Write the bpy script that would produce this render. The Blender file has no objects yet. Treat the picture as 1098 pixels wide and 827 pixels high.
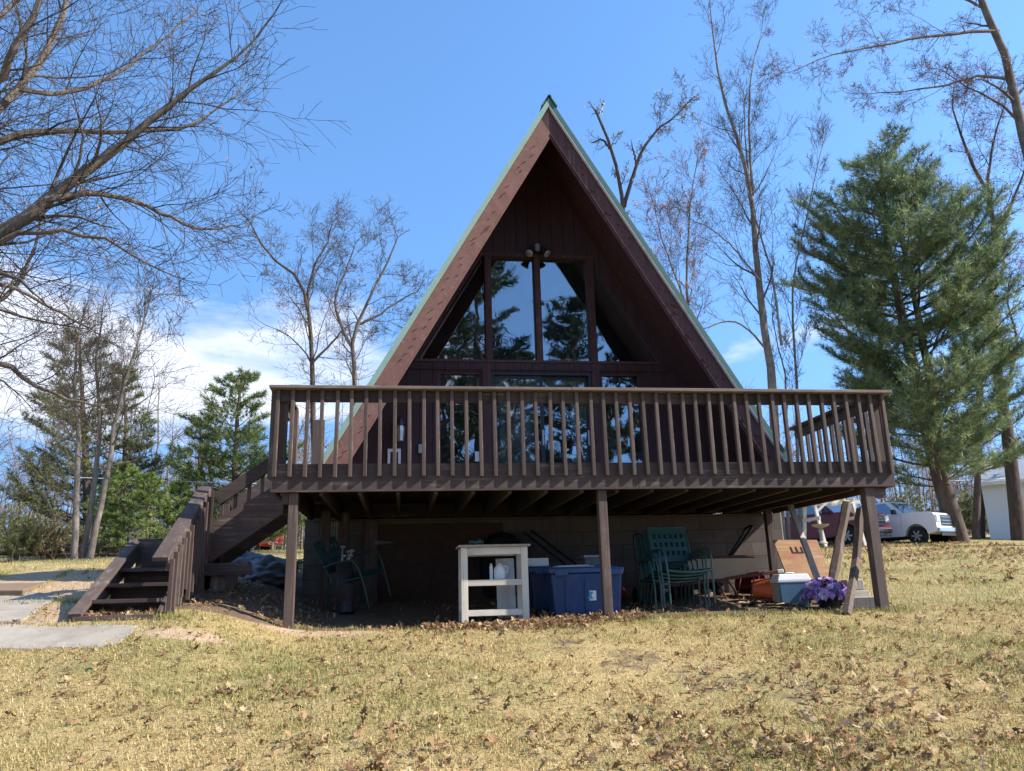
import bpy, bmesh, math, random
import numpy as np
from mathutils import Vector, Matrix

R = math.radians
rng = random.Random(11)
nr = np.random.default_rng(5)
SC = bpy.context.scene
COL = SC.collection

# ------------------------------------------------------------------ camera
CAM = np.array([-2.2191, -8.5963, -1.0903])
YAW, PIT, ROL, FPX, PW, PH = .1433, .2584, -.0276, 835.5, 1098.0, 827.0
_f = np.array([math.sin(YAW) * math.cos(PIT), math.cos(YAW) * math.cos(PIT), math.sin(PIT)])
_r = np.array([math.cos(YAW), -math.sin(YAW), 0.0])
_u = np.cross(_r, _f)
_c, _s = math.cos(ROL), math.sin(ROL)
_r, _u = _c * _r + _s * _u, -_s * _r + _c * _u


def at(px, py, y):
    """world point seen at a photograph pixel, at world depth y"""
    d = _f + _r * (px - PW / 2) / FPX + _u * (PH / 2 - py) / FPX
    return CAM + d * ((y - CAM[1]) / d[1])


def smooth(a, b, x):
    t = np.clip((np.asarray(x, float) - a) / (b - a), 0, 1)
    return t * t * (3 - 2 * t)


def gz(x, y):
    """height of the ground"""
    x = np.asarray(x, float); y = np.asarray(y, float)
    up = -1.42 + .078 * np.clip(y, 0, None)
    up = np.where(y > 42, 1.856 + .02 * (np.clip(y, 42, 200) - 42), up)
    dn = -1.42 + .143 * np.clip(y, -14, 0) + .02 * np.clip(y + 14, -60, 0)
    z = np.where(y > 0, up, dn)
    # bank beside the stairs on the left
    z = z + .26 * smooth(-3.1, -4.4, x) * smooth(-2.4, -.5, y) * (1 - smooth(7, 16, y))
    z = z + .09 * smooth(-3.1, -4.4, x) * smooth(-.2, 1.6, y) * (1 - smooth(7, 16, y))
    # shallow scoop of bare earth under the deck
    z = z - .10 * np.exp(-(((x + 1.9) / 1.3) ** 2 + ((y - .9) / .9) ** 2))
    z = z + .035 * np.sin(x * .9 + 1.3) * np.sin(y * .7) * smooth(0, -2, y)
    z = z + .02 * np.sin(x * 2.3 + y * .6) * np.sin(y * 1.9 + x * .4) * smooth(-.4, -1.6, y)
    z = z + .12 * np.sin(x * .21 + .4) * np.sin(y * .17) * smooth(6, 20, y)
    return z


def G(x, y):
    return float(gz(x, y))


# ------------------------------------------------------------------ object helpers
def tag(o, label=None, cat=None, group=None, kind=None):
    if label: o['label'] = label
    if cat: o['category'] = cat
    if group: o['group'] = group
    if kind: o['kind'] = kind
    return o


def thing(name, label, cat, loc=(0, 0, 0), rot=(0, 0, 0), group=None):
    o = bpy.data.objects.new(name, None)
    COL.objects.link(o)
    o.empty_display_size = .2
    o.location = loc
    o.rotation_euler = rot
    return tag(o, label, cat, group)


def copy_tree(o, parent=None):
    c = o.copy()
    COL.objects.link(c)
    if parent is not None:
        c.parent = parent
    for ch in list(o.children):
        copy_tree(ch, c)
    return c


def root_of(o):
    while o.parent is not None:
        o = o.parent
    return o


def mesh_np(name, V, F, mat, parent=None, col=None, world=True, smooth_sh=False):
    """V (n,3); F list of arrays (m,k) with equal k per array"""
    V = np.asarray(V, float)
    if parent is not None and world:
        V = V - np.array(root_of(parent).location)
    me = bpy.data.meshes.new(name)
    if not isinstance(F, (list, tuple)):
        F = [F]
    F = [np.asarray(f, np.int32) for f in F if len(f)]
    nl = sum(f.size for f in F); npoly = sum(len(f) for f in F)
    me.vertices.add(len(V)); me.loops.add(nl); me.polygons.add(npoly)
    me.vertices.foreach_set('co', V.astype(np.float32).ravel())
    me.loops.foreach_set('vertex_index', np.concatenate([f.ravel() for f in F]))
    tot = np.concatenate([np.full(len(f), f.shape[1], np.int32) for f in F])
    st = np.concatenate([[0], np.cumsum(tot)[:-1]]).astype(np.int32)
    me.polygons.foreach_set('loop_start', st)
    me.polygons.foreach_set('loop_total', tot)
    if smooth_sh:
        me.polygons.foreach_set('use_smooth', np.ones(npoly, bool))
    me.update(calc_edges=True)
    if col is not None:
        a = me.color_attributes.new('Col', 'FLOAT_COLOR', 'POINT')
        c = np.ones((len(V), 4), np.float32); c[:, :3] = col
        a.data.foreach_set('color', c.ravel())
    me.materials.append(mat)
    o = bpy.data.objects.new(name, me)
    COL.objects.link(o)
    if parent is not None:
        o.parent = parent
    return o


class MB:
    """collects solids, linked as ONE mesh object"""
    def __init__(s):
        s.v = []; s.f = []

    def add(s, v, f):
        n = len(s.v)
        s.v += [tuple(map(float, p)) for p in v]
        s.f += [tuple(i + n for i in q) for q in f]
        return s

    def box(s, x0, x1, y0, y1, z0, z1):
        v = [(x, y, z) for z in (z0, z1) for y in (y0, y1) for x in (x0, x1)]
        return s.add(v, [(0, 2, 3, 1), (4, 5, 7, 6), (0, 1, 5, 4), (2, 6, 7, 3), (0, 4, 6, 2), (1, 3, 7, 5)])

    def bar(s, p0, p1, w, h, up=(0, 0, 1), w1=None, h1=None):
        p0 = Vector(p0); p1 = Vector(p1)
        d = (p1 - p0).normalized(); up = Vector(up)
        if abs(d.dot(up)) > .98: up = Vector((0, 1, 0)) if abs(d.y) < .9 else Vector((1, 0, 0))
        a = d.cross(up).normalized(); b = a.cross(d).normalized()
        v = []
        for p, ww, hh in ((p0, w, h), (p1, w1 or w, h1 or h)):
            for sa, sb in ((-1, -1), (1, -1), (1, 1), (-1, 1)):
                v.append(p + a * sa * ww / 2 + b * sb * hh / 2)
        return s.add(v, [(0, 1, 2, 3), (7, 6, 5, 4), (0, 4, 5, 1), (1, 5, 6, 2), (2, 6, 7, 3), (3, 7, 4, 0)])

    def tube(s, pts, r, n=8, cap=True):
        pts = [Vector(p) for p in pts]
        rs = r if isinstance(r, (list, tuple)) else [r] * len(pts)
        N = len(pts); v = []; a = None
        for i, p in enumerate(pts):
            d = (pts[min(i + 1, N - 1)] - pts[max(i - 1, 0)]).normalized()
            if a is None:
                a = d.cross(Vector((0, 0, 1)))
                if a.length < .05: a = d.cross(Vector((1, 0, 0)))
            a = (a - d * a.dot(d)).normalized(); b = d.cross(a)
            for k in range(n):
                t = 2 * math.pi * k / n
                v.append(p + (a * math.cos(t) + b * math.sin(t)) * rs[i])
        f = []
        for i in range(N - 1):
            for k in range(n):
                k2 = (k + 1) % n
                f.append((i * n + k, i * n + k2, (i + 1) * n + k2, (i + 1) * n + k))
        if cap:
            f.append(tuple(range(n - 1, -1, -1))); f.append(tuple((N - 1) * n + k for k in range(n)))
        return s.add(v, f)

    def prism(s, poly, o, ax, ay, d):
        """polygon (2D) in the frame o, ax, ay, extruded by the vector d"""
        o = Vector(o); ax = Vector(ax); ay = Vector(ay); d = Vector(d); n = len(poly)
        v = [o + ax * a + ay * b for a, b in poly]
        v += [p + d for p in v]
        f = [tuple(range(n))[::-1], tuple(range(n, 2 * n))]
        f += [(i, (i + 1) % n, n + (i + 1) % n, n + i) for i in range(n)]
        return s.add(v, f)

    def lathe(s, prof, o=(0, 0, 0), n=20, axis='z'):
        v = []; f = []
        for (r, z) in prof:
            for k in range(n):
                t = 2 * math.pi * k / n
                q = (r * math.cos(t), r * math.sin(t), z)
                if axis == 'y': q = (q[0], q[2], q[1])
                if axis == 'x': q = (q[2], q[0], q[1])
                v.append((q[0] + o[0], q[1] + o[1], q[2] + o[2]))
        for i in range(len(prof) - 1):
            for k in range(n):
                k2 = (k + 1) % n
                f.append((i * n + k, i * n + k2, (i + 1) * n + k2, (i + 1) * n + k))
        f.append(tuple(range(n - 1, -1, -1))); f.append(tuple((len(prof) - 1) * n + k for k in range(n)))
        return s.add(v, f)

    def blob(s, c, r, seed=0, sub=3, amp=.15, fr=2.0, zmin=None):
        bm = bmesh.new(); bmesh.ops.create_icosphere(bm, subdivisions=sub, radius=1)
        g = random.Random(seed); ph = [(g.uniform(0, 6), g.uniform(.6, 1.6) * fr, Vector((g.gauss(0, 1), g.gauss(0, 1), g.gauss(0, 1))).normalized()) for _ in range(9)]
        bm.verts.ensure_lookup_table(); v = []
        for w in bm.verts:
            k = 1 + amp * sum(math.sin(a + b * w.co.dot(d) * 2) for a, b, d in ph) / 3
            q = Vector((w.co.x * r[0] * k + c[0], w.co.y * r[1] * k + c[1], w.co.z * r[2] * k + c[2]))
            if zmin is not None: q.z = max(q.z, zmin)
            v.append(q)
        f = [tuple(x.index for x in q.verts) for q in bm.faces]; bm.free()
        return s.add(v, f)

    def build(s, name, mat, parent=None, bevel=0, world=True, sm=False, seg=2):
        v = s.v
        if parent is not None and world:
            l = root_of(parent).location
            v = [(p[0] - l.x, p[1] - l.y, p[2] - l.z) for p in v]
        me = bpy.data.meshes.new(name)
        me.from_pydata(v, [], s.f)
        bm = bmesh.new(); bm.from_mesh(me)
        bmesh.ops.recalc_face_normals(bm, faces=bm.faces)
        bm.to_mesh(me); bm.free()
        if sm:
            for p in me.polygons: p.use_smooth = True
            me.set_sharp_from_angle(angle=R(50))
        me.materials.append(mat)
        o = bpy.data.objects.new(name, me)
        COL.objects.link(o)
        if parent is not None: o.parent = parent
        if bevel:
            b = o.modifiers.new('bevel', 'BEVEL'); b.width = bevel; b.segments = seg
            b.limit_method = 'ANGLE'; b.angle_limit = R(40)
        return o


def holed(name, outline, holes, y, t, mat, parent):
    """upright panel in the plane y, thickness t away from the viewer, with openings; (x,z) outlines"""
    cu = bpy.data.curves.new('tmp', 'CURVE'); cu.dimensions = '2D'; cu.fill_mode = 'BOTH'
    cu.extrude = t / 2
    for pl in [outline] + holes:
        sp = cu.splines.new('POLY'); sp.points.add(len(pl) - 1); sp.use_cyclic_u = True
        for p, q in zip(sp.points, pl): p.co = (q[0], q[1], 0, 1)
    ob = bpy.data.objects.new('tmp', cu)
    me = bpy.data.meshes.new_from_object(ob)
    bpy.data.objects.remove(ob); bpy.data.curves.remove(cu)
    l = root_of(parent).location
    for v in me.vertices:
        x, z, d = v.co
        v.co = (x - l.x, y + t / 2 - d - l.y, z - l.z)
    bm = bmesh.new(); bm.from_mesh(me)
    bmesh.ops.remove_doubles(bm, verts=bm.verts, dist=1e-5)
    bmesh.ops.recalc_face_normals(bm, faces=bm.faces)
    bm.to_mesh(me); bm.free()
    me.materials.clear(); me.materials.append(mat); me.name = name
    o = bpy.data.objects.new(name, me); COL.objects.link(o); o.parent = parent
    return o


# ------------------------------------------------------------------ materials
class NT:
    def __init__(s, name):
        m = bpy.data.materials.new(name); m.use_nodes = True
        s.m = m; s.t = m.node_tree; s.b = s.t.nodes['Principled BSDF']; s.o = s.t.nodes['Material Output']

    def n(s, typ, **k):
        x = s.t.nodes.new(typ)
        for a, b in k.items():
            if a.startswith('_'): x.inputs[a[1:].replace('_', ' ')].default_value = b
            else: setattr(x, a, b)
        return x

    def l(s, a, b): s.t.links.new(a, b)

    def coord(s, scale=(1, 1, 1), kind='Object'):
        tc = s.n('ShaderNodeTexCoord'); mp = s.n('ShaderNodeMapping')
        mp.inputs['Scale'].default_value = scale
        s.l(tc.outputs[kind], mp.inputs['Vector']); return mp.outputs[0]

    def noise(s, vec, scale, detail=4, rough=.6, dist=0):
        x = s.n('ShaderNodeTexNoise'); x.inputs['Scale'].default_value = scale
        x.inputs['Detail'].default_value = detail; x.inputs['Roughness'].default_value = rough
        x.inputs['Distortion'].default_value = dist
        s.l(vec, x.inputs['Vector']); return x.outputs['Fac']

    def ramp(s, fac, stops, interp='LINEAR'):
        x = s.n('ShaderNodeValToRGB'); e = x.color_ramp.elements; x.color_ramp.interpolation = interp
        while len(e) < len(stops): e.new(.5)
        for q, (p, c) in zip(e, stops):
            q.position = p
            q.color = (c, c, c, 1) if isinstance(c, (int, float)) else (*c[:3], 1)
        s.l(fac, x.inputs[0]); return x.outputs[0]

    def mix(s, fac, a, b, mode='MIX'):
        x = s.n('ShaderNodeMix', data_type='RGBA', blend_type=mode)
        for v, i in ((fac, 0), (a, 6), (b, 7)):
            if isinstance(v, (int, float)): x.inputs[i].default_value = v if i == 0 else (v, v, v, 1)
            elif isinstance(v, tuple): x.inputs[i].default_value = (*v[:3], 1)
            else: s.l(v, x.inputs[i])
        return x.outputs[2]

    def math(s, op, a, b=None):
        x = s.n('ShaderNodeMath', operation=op)
        for v, i in ((a, 0), (b, 1)):
            if v is None: continue
            if isinstance(v, (int, float)): x.inputs[i].default_value = v
            else: s.l(v, x.inputs[i])
        return x.outputs[0]

    def bump(s, h, strength=.4, dist=.01):
        x = s.n('ShaderNodeBump'); x.inputs['Strength'].default_value = strength; x.inputs['Distance'].default_value = dist
        s.l(h, x.inputs['Height']); s.l(x.outputs[0], s.b.inputs['Normal'])

    def base(s, c, rough=.8, spec=.3, metal=0):
        if isinstance(c, tuple): s.b.inputs['Base Color'].default_value = (*c[:3], 1)
        else: s.l(c, s.b.inputs['Base Color'])
        s.b.inputs['Roughness'].default_value = rough
        s.b.inputs['Specular IOR Level'].default_value = spec
        s.b.inputs['Metallic'].default_value = metal
        return s.m


def sc3(c, k): return tuple(min(1, x * k) for x in c)


def mk(name, c, rough=.8, spec=.3, var=.25, scale=(6, 6, 6), bump=0, fine=30, metal=0, dirt=None):
    """plain surface with mottling, wear and a little relief"""
    t = NT(name); v = t.coord(scale)
    n1 = t.noise(v, 1.0, 6, .65); n2 = t.noise(v, fine, 3, .6)
    col = t.ramp(n1, [(.3, sc3(c, 1 - var)), (.7, sc3(c, 1 + var))])
    col = t.mix(.35, col, t.ramp(n2, [(.3, sc3(c, 1 - var)), (.7, sc3(c, 1 + var))]))
    if dirt:
        m = t.ramp(t.noise(v, .7, 7, .7), [(.52, 0.0), (.72, .8)])
        col = t.mix(m, col, dirt)
    if bump: t.bump(n2, bump, .004)
    return t.base(col, rough, spec, metal)


def wood(name, c, axis='z', var=.3, bump=.5, wear=None, rough=.75, knots=False, seam=False, edgewear=.0):
    """wood with the grain along one axis"""
    t = NT(name)
    s = {'x': (1.2, 26, 26), 'y': (26, 1.2, 26), 'z': (26, 26, 1.2)}[axis]
    v = t.coord(s); g = t.noise(v, 1.0, 6, .65, .3)
    w = t.coord((1.6, 1.6, 1.6)); big = t.noise(w, 1.0, 4, .6)
    col = t.ramp(g, [(.25, sc3(c, 1 - var)), (.55, c), (.8, sc3(c, 1 + var))])
    col = t.mix(t.ramp(big, [(.35, 0.0), (.7, .45)]), col, sc3(c, .72))
    if wear:
        m = t.ramp(t.noise(v, .8, 8, .75), [(.51, 0.0), (.64, 1.0)])
        m2 = t.ramp(t.noise(w, 3.0, 5, .6), [(.42, 0.0), (.6, 1.0)])
        col = t.mix(t.math('MULTIPLY', m, m2), col, wear)
    # no two boards have weathered alike
    oi = t.n('ShaderNodeObjectInfo'); col = t.mix(1.0, col, t.ramp(oi.outputs['Random'], [(0, (.80, .79, .78)), (.5, (1.0, .99, .98)), (1, (1.22, 1.2, 1.17))]), 'MULTIPLY')
    st = t.ramp(t.noise(t.coord((9, 9, .9) if axis == 'z' else (2.5, 2.5, 2.5)), 1, 7, .7), [(.52, 0.0), (.75, .55)])
    col = t.mix(st, col, sc3(c, .45))
    t.bump(g, bump, .004)
    return t.base(col, rough, .25)


M = {}
M['deck_wood'] = wood('deck_wood', (.078, .055, .049), 'x', .3, wear=(.19, .15, .125))
M['cap_wood'] = wood('cap_wood', (.15, .115, .097), 'x', .3, bump=.7, wear=(.27, .225, .19))
M['deck_wood_upright'] = wood('deck_wood_upright', (.096, .068, .058), 'z', .3, wear=(.21, .165, .135))
M['deck_wood_deep'] = wood('deck_wood_deep', (.092, .066, .057), 'y', .3, wear=(.19, .15, .125))
M['joist_wood'] = wood('joist_wood', (.06, .045, .038), 'y', .3)
M['weathered'] = wood('weathered_wood', (.125, .088, .066), 'z', .35, bump=.9, wear=(.24, .19, .15))
M['grey_plank'] = wood('grey_plank', (.38, .33, .28), 'z', .3, bump=.8, wear=(.5, .46, .4))
M['white_wood'] = wood('white_painted_wood', (.62, .57, .47), 'z', .12, bump=.35, wear=(.33, .25, .17), rough=.65)
M['white_wood_x'] = wood('white_painted_boards', (.62, .57, .47), 'x', .12, bump=.35, wear=(.33, .25, .17), rough=.65)
M['green_metal'] = mk('mint_metal', (.25, .36, .295), .5, .4, .08, (3, 3, 3), dirt=(.20, .30, .24))
M['dark_green_metal'] = mk('dark_green_metal', (.05, .11, .085), .45, .4, .1, (3, 3, 3))
M['black_metal'] = mk('black_metal', (.018, .018, .018), .5, .4, .3)
M['steel'] = mk('dull_steel', (.42, .42, .41), .38, .5, .15, metal=.6)
M['white_plastic'] = mk('white_plastic', (.74, .74, .72), .4, .4, .06, dirt=(.5, .46, .38))
M['blue_plastic'] = mk('blue_plastic', (.022, .052, .135), .38, .4, .12, dirt=(.07, .09, .19))
M['blue_plastic_lid'] = mk('blue_plastic_lid', (.038, .078, .18), .34, .45, .12, dirt=(.10, .12, .22))
M['dark_plastic'] = mk('dark_plastic', (.02, .021, .024), .5, .4, .3)
M['soot'] = mk('matt_black', (.012, .012, .013), .8, .2, .3)
M['green_frame'] = mk('green_enamel', (.017, .066, .058), .35, .5, .2, dirt=(.08, .11, .095))
M['teal'] = mk('green_vinyl', (.022, .068, .07), .5, .35, .2)
M['orange'] = mk('orange_plastic', (.55, .12, .035), .42, .4, .12, dirt=(.40, .14, .07))
M['cream'] = mk('cream_plastic', (.40, .35, .27), .5, .35, .12, dirt=(.4, .33, .22))
M['cooler_white'] = mk('cooler_lid_white', (.78, .78, .76), .42, .4, .05, dirt=(.6, .58, .52))
M['cooler_blue'] = mk('cooler_blue', (.085, .17, .25), .45, .4, .1, dirt=(.16, .2, .22))
M['cardboard'] = mk('cardboard', (.46, .33, .21), .9, .1, .15, (4, 4, 4), .3)
M['concrete'] = None
M['red_paint'] = mk('red_paint', (.45, .022, .03), .28, .5, .08, (2, 2, 2))
M['maroon_paint'] = mk('maroon_paint', (.16, .018, .024), .28, .5, .08, (2, 2, 2))
M['white_paint'] = mk('pearl_white_paint', (.72, .70, .71), .25, .5, .03, (2, 2, 2))
M['chrome'] = mk('chrome', (.5, .5, .5), .25, .5, .05, metal=1)
M['tyre'] = mk('tyre_rubber', (.02, .02, .02), .8, .2, .2)
M['headlight'] = mk('headlight_lens', (.42, .43, .44), .1, .6, .05)
M['tail_light'] = mk('tail_light_lens', (.4, .02, .02), .15, .6, .05)
M['tarp'] = mk('blue_grey_tarp', (.13, .15, .17), .75, .25, .35, (5, 5, 5), 1.0, 7, dirt=(.25, .26, .26))
M['brush'] = mk('dead_brush', (.19, .15, .11), .9, .1, .4, (8, 8, 8), 1)
M['purple'] = None
M['shed_white'] = mk('shed_siding_white', (.70, .72, .74), .6, .3, .04, (2, 2, 2))
M['shed_roof'] = mk('shed_roof_grey', (.33, .36, .40), .5, .3, .1, (2, 2, 2))
M['wire'] = mk('pale_cable', (.5, .52, .52), .5, .3, .1)
M['paper'] = mk('white_paper', (.75, .75, .75), .7, .2, .03)
M['sticker_teal'] = mk('sticker_teal', (.05, .30, .40), .5, .3, .1)


def bark(name, c, c2, sc=1.0, lich=None):
    t = NT(name); v = t.coord((9 * sc, 9 * sc, 2.2 * sc)); n = t.noise(v, 1, 6, .7, .5)
    col = t.ramp(n, [(.3, c), (.7, c2)])
    if lich:
        col = t.mix(t.ramp(t.noise(t.coord((1.3, 1.3, 1.3)), 1, 6, .7), [(.5, 0.0), (.68, .7)]), col, lich)
    t.bump(n, .9, .03)
    return t.base(col, .92, .1)


M['bark_grey'] = bark('grey_bark', (.10, .082, .068), (.25, .21, .172), 1, (.29, .255, .215))
M['twig'] = bark('twig_bark', (.055, .044, .037), (.145, .117, .097), 1)
M['twig_warm'] = bark('twig_bark_warm', (.06, .042, .034), (.15, .11, .088), 1)
M['bark_dark'] = bark('dark_bark', (.045, .035, .028), (.12, .092, .072), 1)
M['bark_oak'] = bark('oak_bark', (.075, .061, .05), (.20, .165, .135), 1, (.23, .21, .18))
M['bark_pine'] = bark('pine_bark', (.055, .042, .035), (.16, .12, .095), .8)


def leafmat(name, tr=.35, rough=.6, mul=1.0):
    """foliage: own colours come from the mesh, light passes through"""
    t = NT(name); a = t.n('ShaderNodeVertexColor', layer_name='Col')
    col = a.outputs[0]
    t.base(col, rough, .25)
    tl = t.n('ShaderNodeBsdfTranslucent'); t.l(col, tl.inputs[0])
    mx = t.n('ShaderNodeMixShader'); mx.inputs[0].default_value = tr
    t.l(t.b.outputs[0], mx.inputs[1]); t.l(tl.outputs[0], mx.inputs[2]); t.l(mx.outputs[0], t.o.inputs[0])
    return t.m


M['needles'] = leafmat('pine_needles', .38, .45)
M['leaf'] = leafmat('dry_leaf', .25, .7)
M['grass'] = leafmat('grass_blade', .3, .6)
M['petal'] = leafmat('petal', .3, .6)


def house_siding():
    t = NT('maroon_siding'); c = (.050, .0245, .027)
    tc = t.n('ShaderNodeTexCoord'); sp = t.n('ShaderNodeSeparateXYZ'); t.l(tc.outputs['Object'], sp.inputs[0])
    f = t.math('FRACT', t.math('MULTIPLY', sp.outputs[0], 1 / .203))
    groove = t.ramp(f, [(0, 0.0), (.045, 0.0), (.06, 1.0), (1, 1.0)])
    v = t.coord((30, 30, 1.3)); g = t.noise(v, 1, 6, .65, .2)
    col = t.ramp(g, [(.3, sc3(c, .78)), (.7, sc3(c, 1.2))])
    col = t.mix(t.ramp(t.noise(t.coord((1.2, 1.2, .5)), 1, 5, .6), [(.4, 0.0), (.7, .4)]), col, (.065, .034, .035))
    col = t.mix(groove, sc3(c, .5), col)
    h = t.math('ADD', t.math('MULTIPLY', groove, 3.0), g); t.bump(h, .6, .006)
    return t.base(col, .7, .25)


M['siding'] = house_siding()
M['trim'] = wood('maroon_trim', (.078, .036, .036), 'z', .22, bump=.4, wear=(.13, .08, .07))
M['barge'] = None


def barge_mat():
    """weathered red board, sunlight in its colour; ragged where its shingled edge has split"""
    t = NT('sunlit_red_board'); c = (.195, .103, .085)
    v = t.coord((5, 5, 5)); n = t.noise(v, 1, 6, .7, .4)
    col = t.ramp(n, [(.3, sc3(c, .82)), (.7, sc3(c, 1.18))])
    m = t.ramp(t.noise(t.coord((14, 14, 14)), 1, 6, .7), [(.6, 0.0), (.68, .6)])
    col = t.mix(m, col, (.36, .24, .2))
    t.bump(n, .7, .01)
    return t.base(col, .85, .15)


M['barge'] = barge_mat()


def block_mat():
    t = NT('concrete_block'); tc = t.n('ShaderNodeTexCoord'); mp = t.n('ShaderNodeMapping')
    mp.inputs['Rotation'].default_value = (R(90), 0, 0)
    t.l(tc.outputs['Object'], mp.inputs[0])
    b = t.n('ShaderNodeTexBrick'); t.l(mp.outputs[0], b.inputs['Vector'])
    b.inputs['Scale'].default_value = 1; b.inputs['Brick Width'].default_value = .406; b.inputs['Row Height'].default_value = .203
    b.inputs['Mortar Size'].default_value = .006; b.inputs['Mortar Smooth'].default_value = .3; b.inputs['Bias'].default_value = 0
    b.inputs['Color1'].default_value = (.15, .125, .105, 1); b.inputs['Color2'].default_value = (.12, .10, .085, 1)
    b.inputs['Mortar'].default_value = (.085, .07, .06, 1)
    v = t.coord((4, 4, 4)); n = t.noise(v, 1, 6, .7)
    col = t.mix(.5, b.outputs[0], t.ramp(n, [(.3, .55), (.7, 1.1)]), 'MULTIPLY')
    h = t.math('ADD', t.math('MULTIPLY', b.outputs['Fac'], -1.0), t.math('MULTIPLY', t.noise(v, 25, 3), .3)); t.bump(h, .6, .008)
    return t.base(col, .95, .1)


M['block'] = block_mat()


def osb_mat(name, c):
    t = NT(name); v = t.coord((10, 10, 14)); x = t.n('ShaderNodeTexVoronoi'); x.inputs['Scale'].default_value = 1.6
    t.l(v, x.inputs[0]); n = t.noise(v, .35, 6, .7)
    col = t.mix(.4, t.ramp(n, [(.3, sc3(c, .65)), (.7, sc3(c, 1.2))]), t.ramp(x.outputs['Distance'], [(.1, sc3(c, 1.3)), (.6, sc3(c, .7))]))
    return t.base(col, .8, .2)


M['osb'] = osb_mat('pressed_board', (.075, .043, .030))
M['ply'] = osb_mat('orange_plywood', (.40, .19, .075))


def ply_mat():
    t = NT('worn_plywood'); v = t.coord((2.2, 30, 30)); n = t.noise(v, 1, 6, .65, .3)
    col = t.ramp(n, [(.3, (.22, .12, .06)), (.55, (.31, .18, .09)), (.75, (.38, .25, .14))])
    m = t.ramp(t.noise(t.coord((5, 5, 5)), 1, 5, .7), [(.45, 0.0), (.62, .9)])
    sp = t.n('ShaderNodeSeparateXYZ'); tc = t.n('ShaderNodeTexCoord'); t.l(tc.outputs['Object'], sp.inputs[0])
    k = t.ramp(t.math('MULTIPLY', sp.outputs[2], 1.0), [(.28, 0.0), (.5, 1.0)])
    col = t.mix(t.math('MULTIPLY', m, k), col, (.29, .10, .055))
    return t.base(col, .75, .2)


M['ply'] = ply_mat()


def glass_mat(name, fac, see=.0, tint=(.008, .009, .010), gc=(.92, .95, 1)):
    """reflecting pane; see = how much of what lies behind shows"""
    t = NT(name); t.base(tint, .3, .2)
    g = t.n('ShaderNodeBsdfGlossy'); g.inputs['Roughness'].default_value = .0; g.inputs['Color'].default_value = (*gc, 1)
    # old panes are never quite flat, nor quite clean
    nz = t.noise(t.coord((1.3, 1.3, 1.3)), 1, 2, .5)
    bp = t.n('ShaderNodeBump'); bp.inputs['Strength'].default_value = .10; bp.inputs['Distance'].default_value = .05
    t.l(nz, bp.inputs['Height']); t.l(bp.outputs[0], g.inputs['Normal'])
    base = t.b.outputs[0]
    if see:
        tr = t.n('ShaderNodeBsdfTransparent'); tr.inputs[0].default_value = (.8, .84, .84, 1)
        m0 = t.n('ShaderNodeMixShader'); m0.inputs[0].default_value = see
        t.l(base, m0.inputs[1]); t.l(tr.outputs[0], m0.inputs[2]); base = m0.outputs[0]
    mx = t.n('ShaderNodeMixShader'); mx.inputs[0].default_value = fac
    t.l(base, mx.inputs[1]); t.l(g.outputs[0], mx.inputs[2])
    df = t.n('ShaderNodeBsdfDiffuse'); df.inputs[0].default_value = (.3, .3, .29, 1)
    dm = t.ramp(t.noise(t.coord((3, 3, 3)), 1, 7, .75), [(.45, 0.0), (.8, .06)])
    m2 = t.n('ShaderNodeMixShader'); t.l(dm, m2.inputs[0]); t.l(mx.outputs[0], m2.inputs[1]); t.l(df.outputs[0], m2.inputs[2])
    t.l(m2.outputs[0], t.o.inputs[0])
    return t.m


M['glass'] = glass_mat('dark_window_glass', .26, .75)
M['car_glass'] = glass_mat('car_glass', .25, 0, (.01, .013, .016))


def conc_mat():
    t = NT('path_concrete'); v = t.coord((2.5, 2.5, 2.5)); n = t.noise(v, 1, 8, .7); n2 = t.noise(v, 40, 3, .6)
    col = t.ramp(n, [(.3, (.25, .215, .17)), (.7, (.42, .37, .30))])
    col = t.mix(t.ramp(n2, [(.4, 0.0), (.7, .4)]), col, (.22, .20, .175))
    col = t.mix(t.ramp(t.noise(t.coord((1.1, 1.1, 1.1)), 1, 8, .75, .6), [(.5, 0.0), (.62, .75)]), col, (.25, .19, .135))
    t.bump(n2, .4, .004); return t.base(col, .9, .15)


M['concrete'] = conc_mat()


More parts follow.
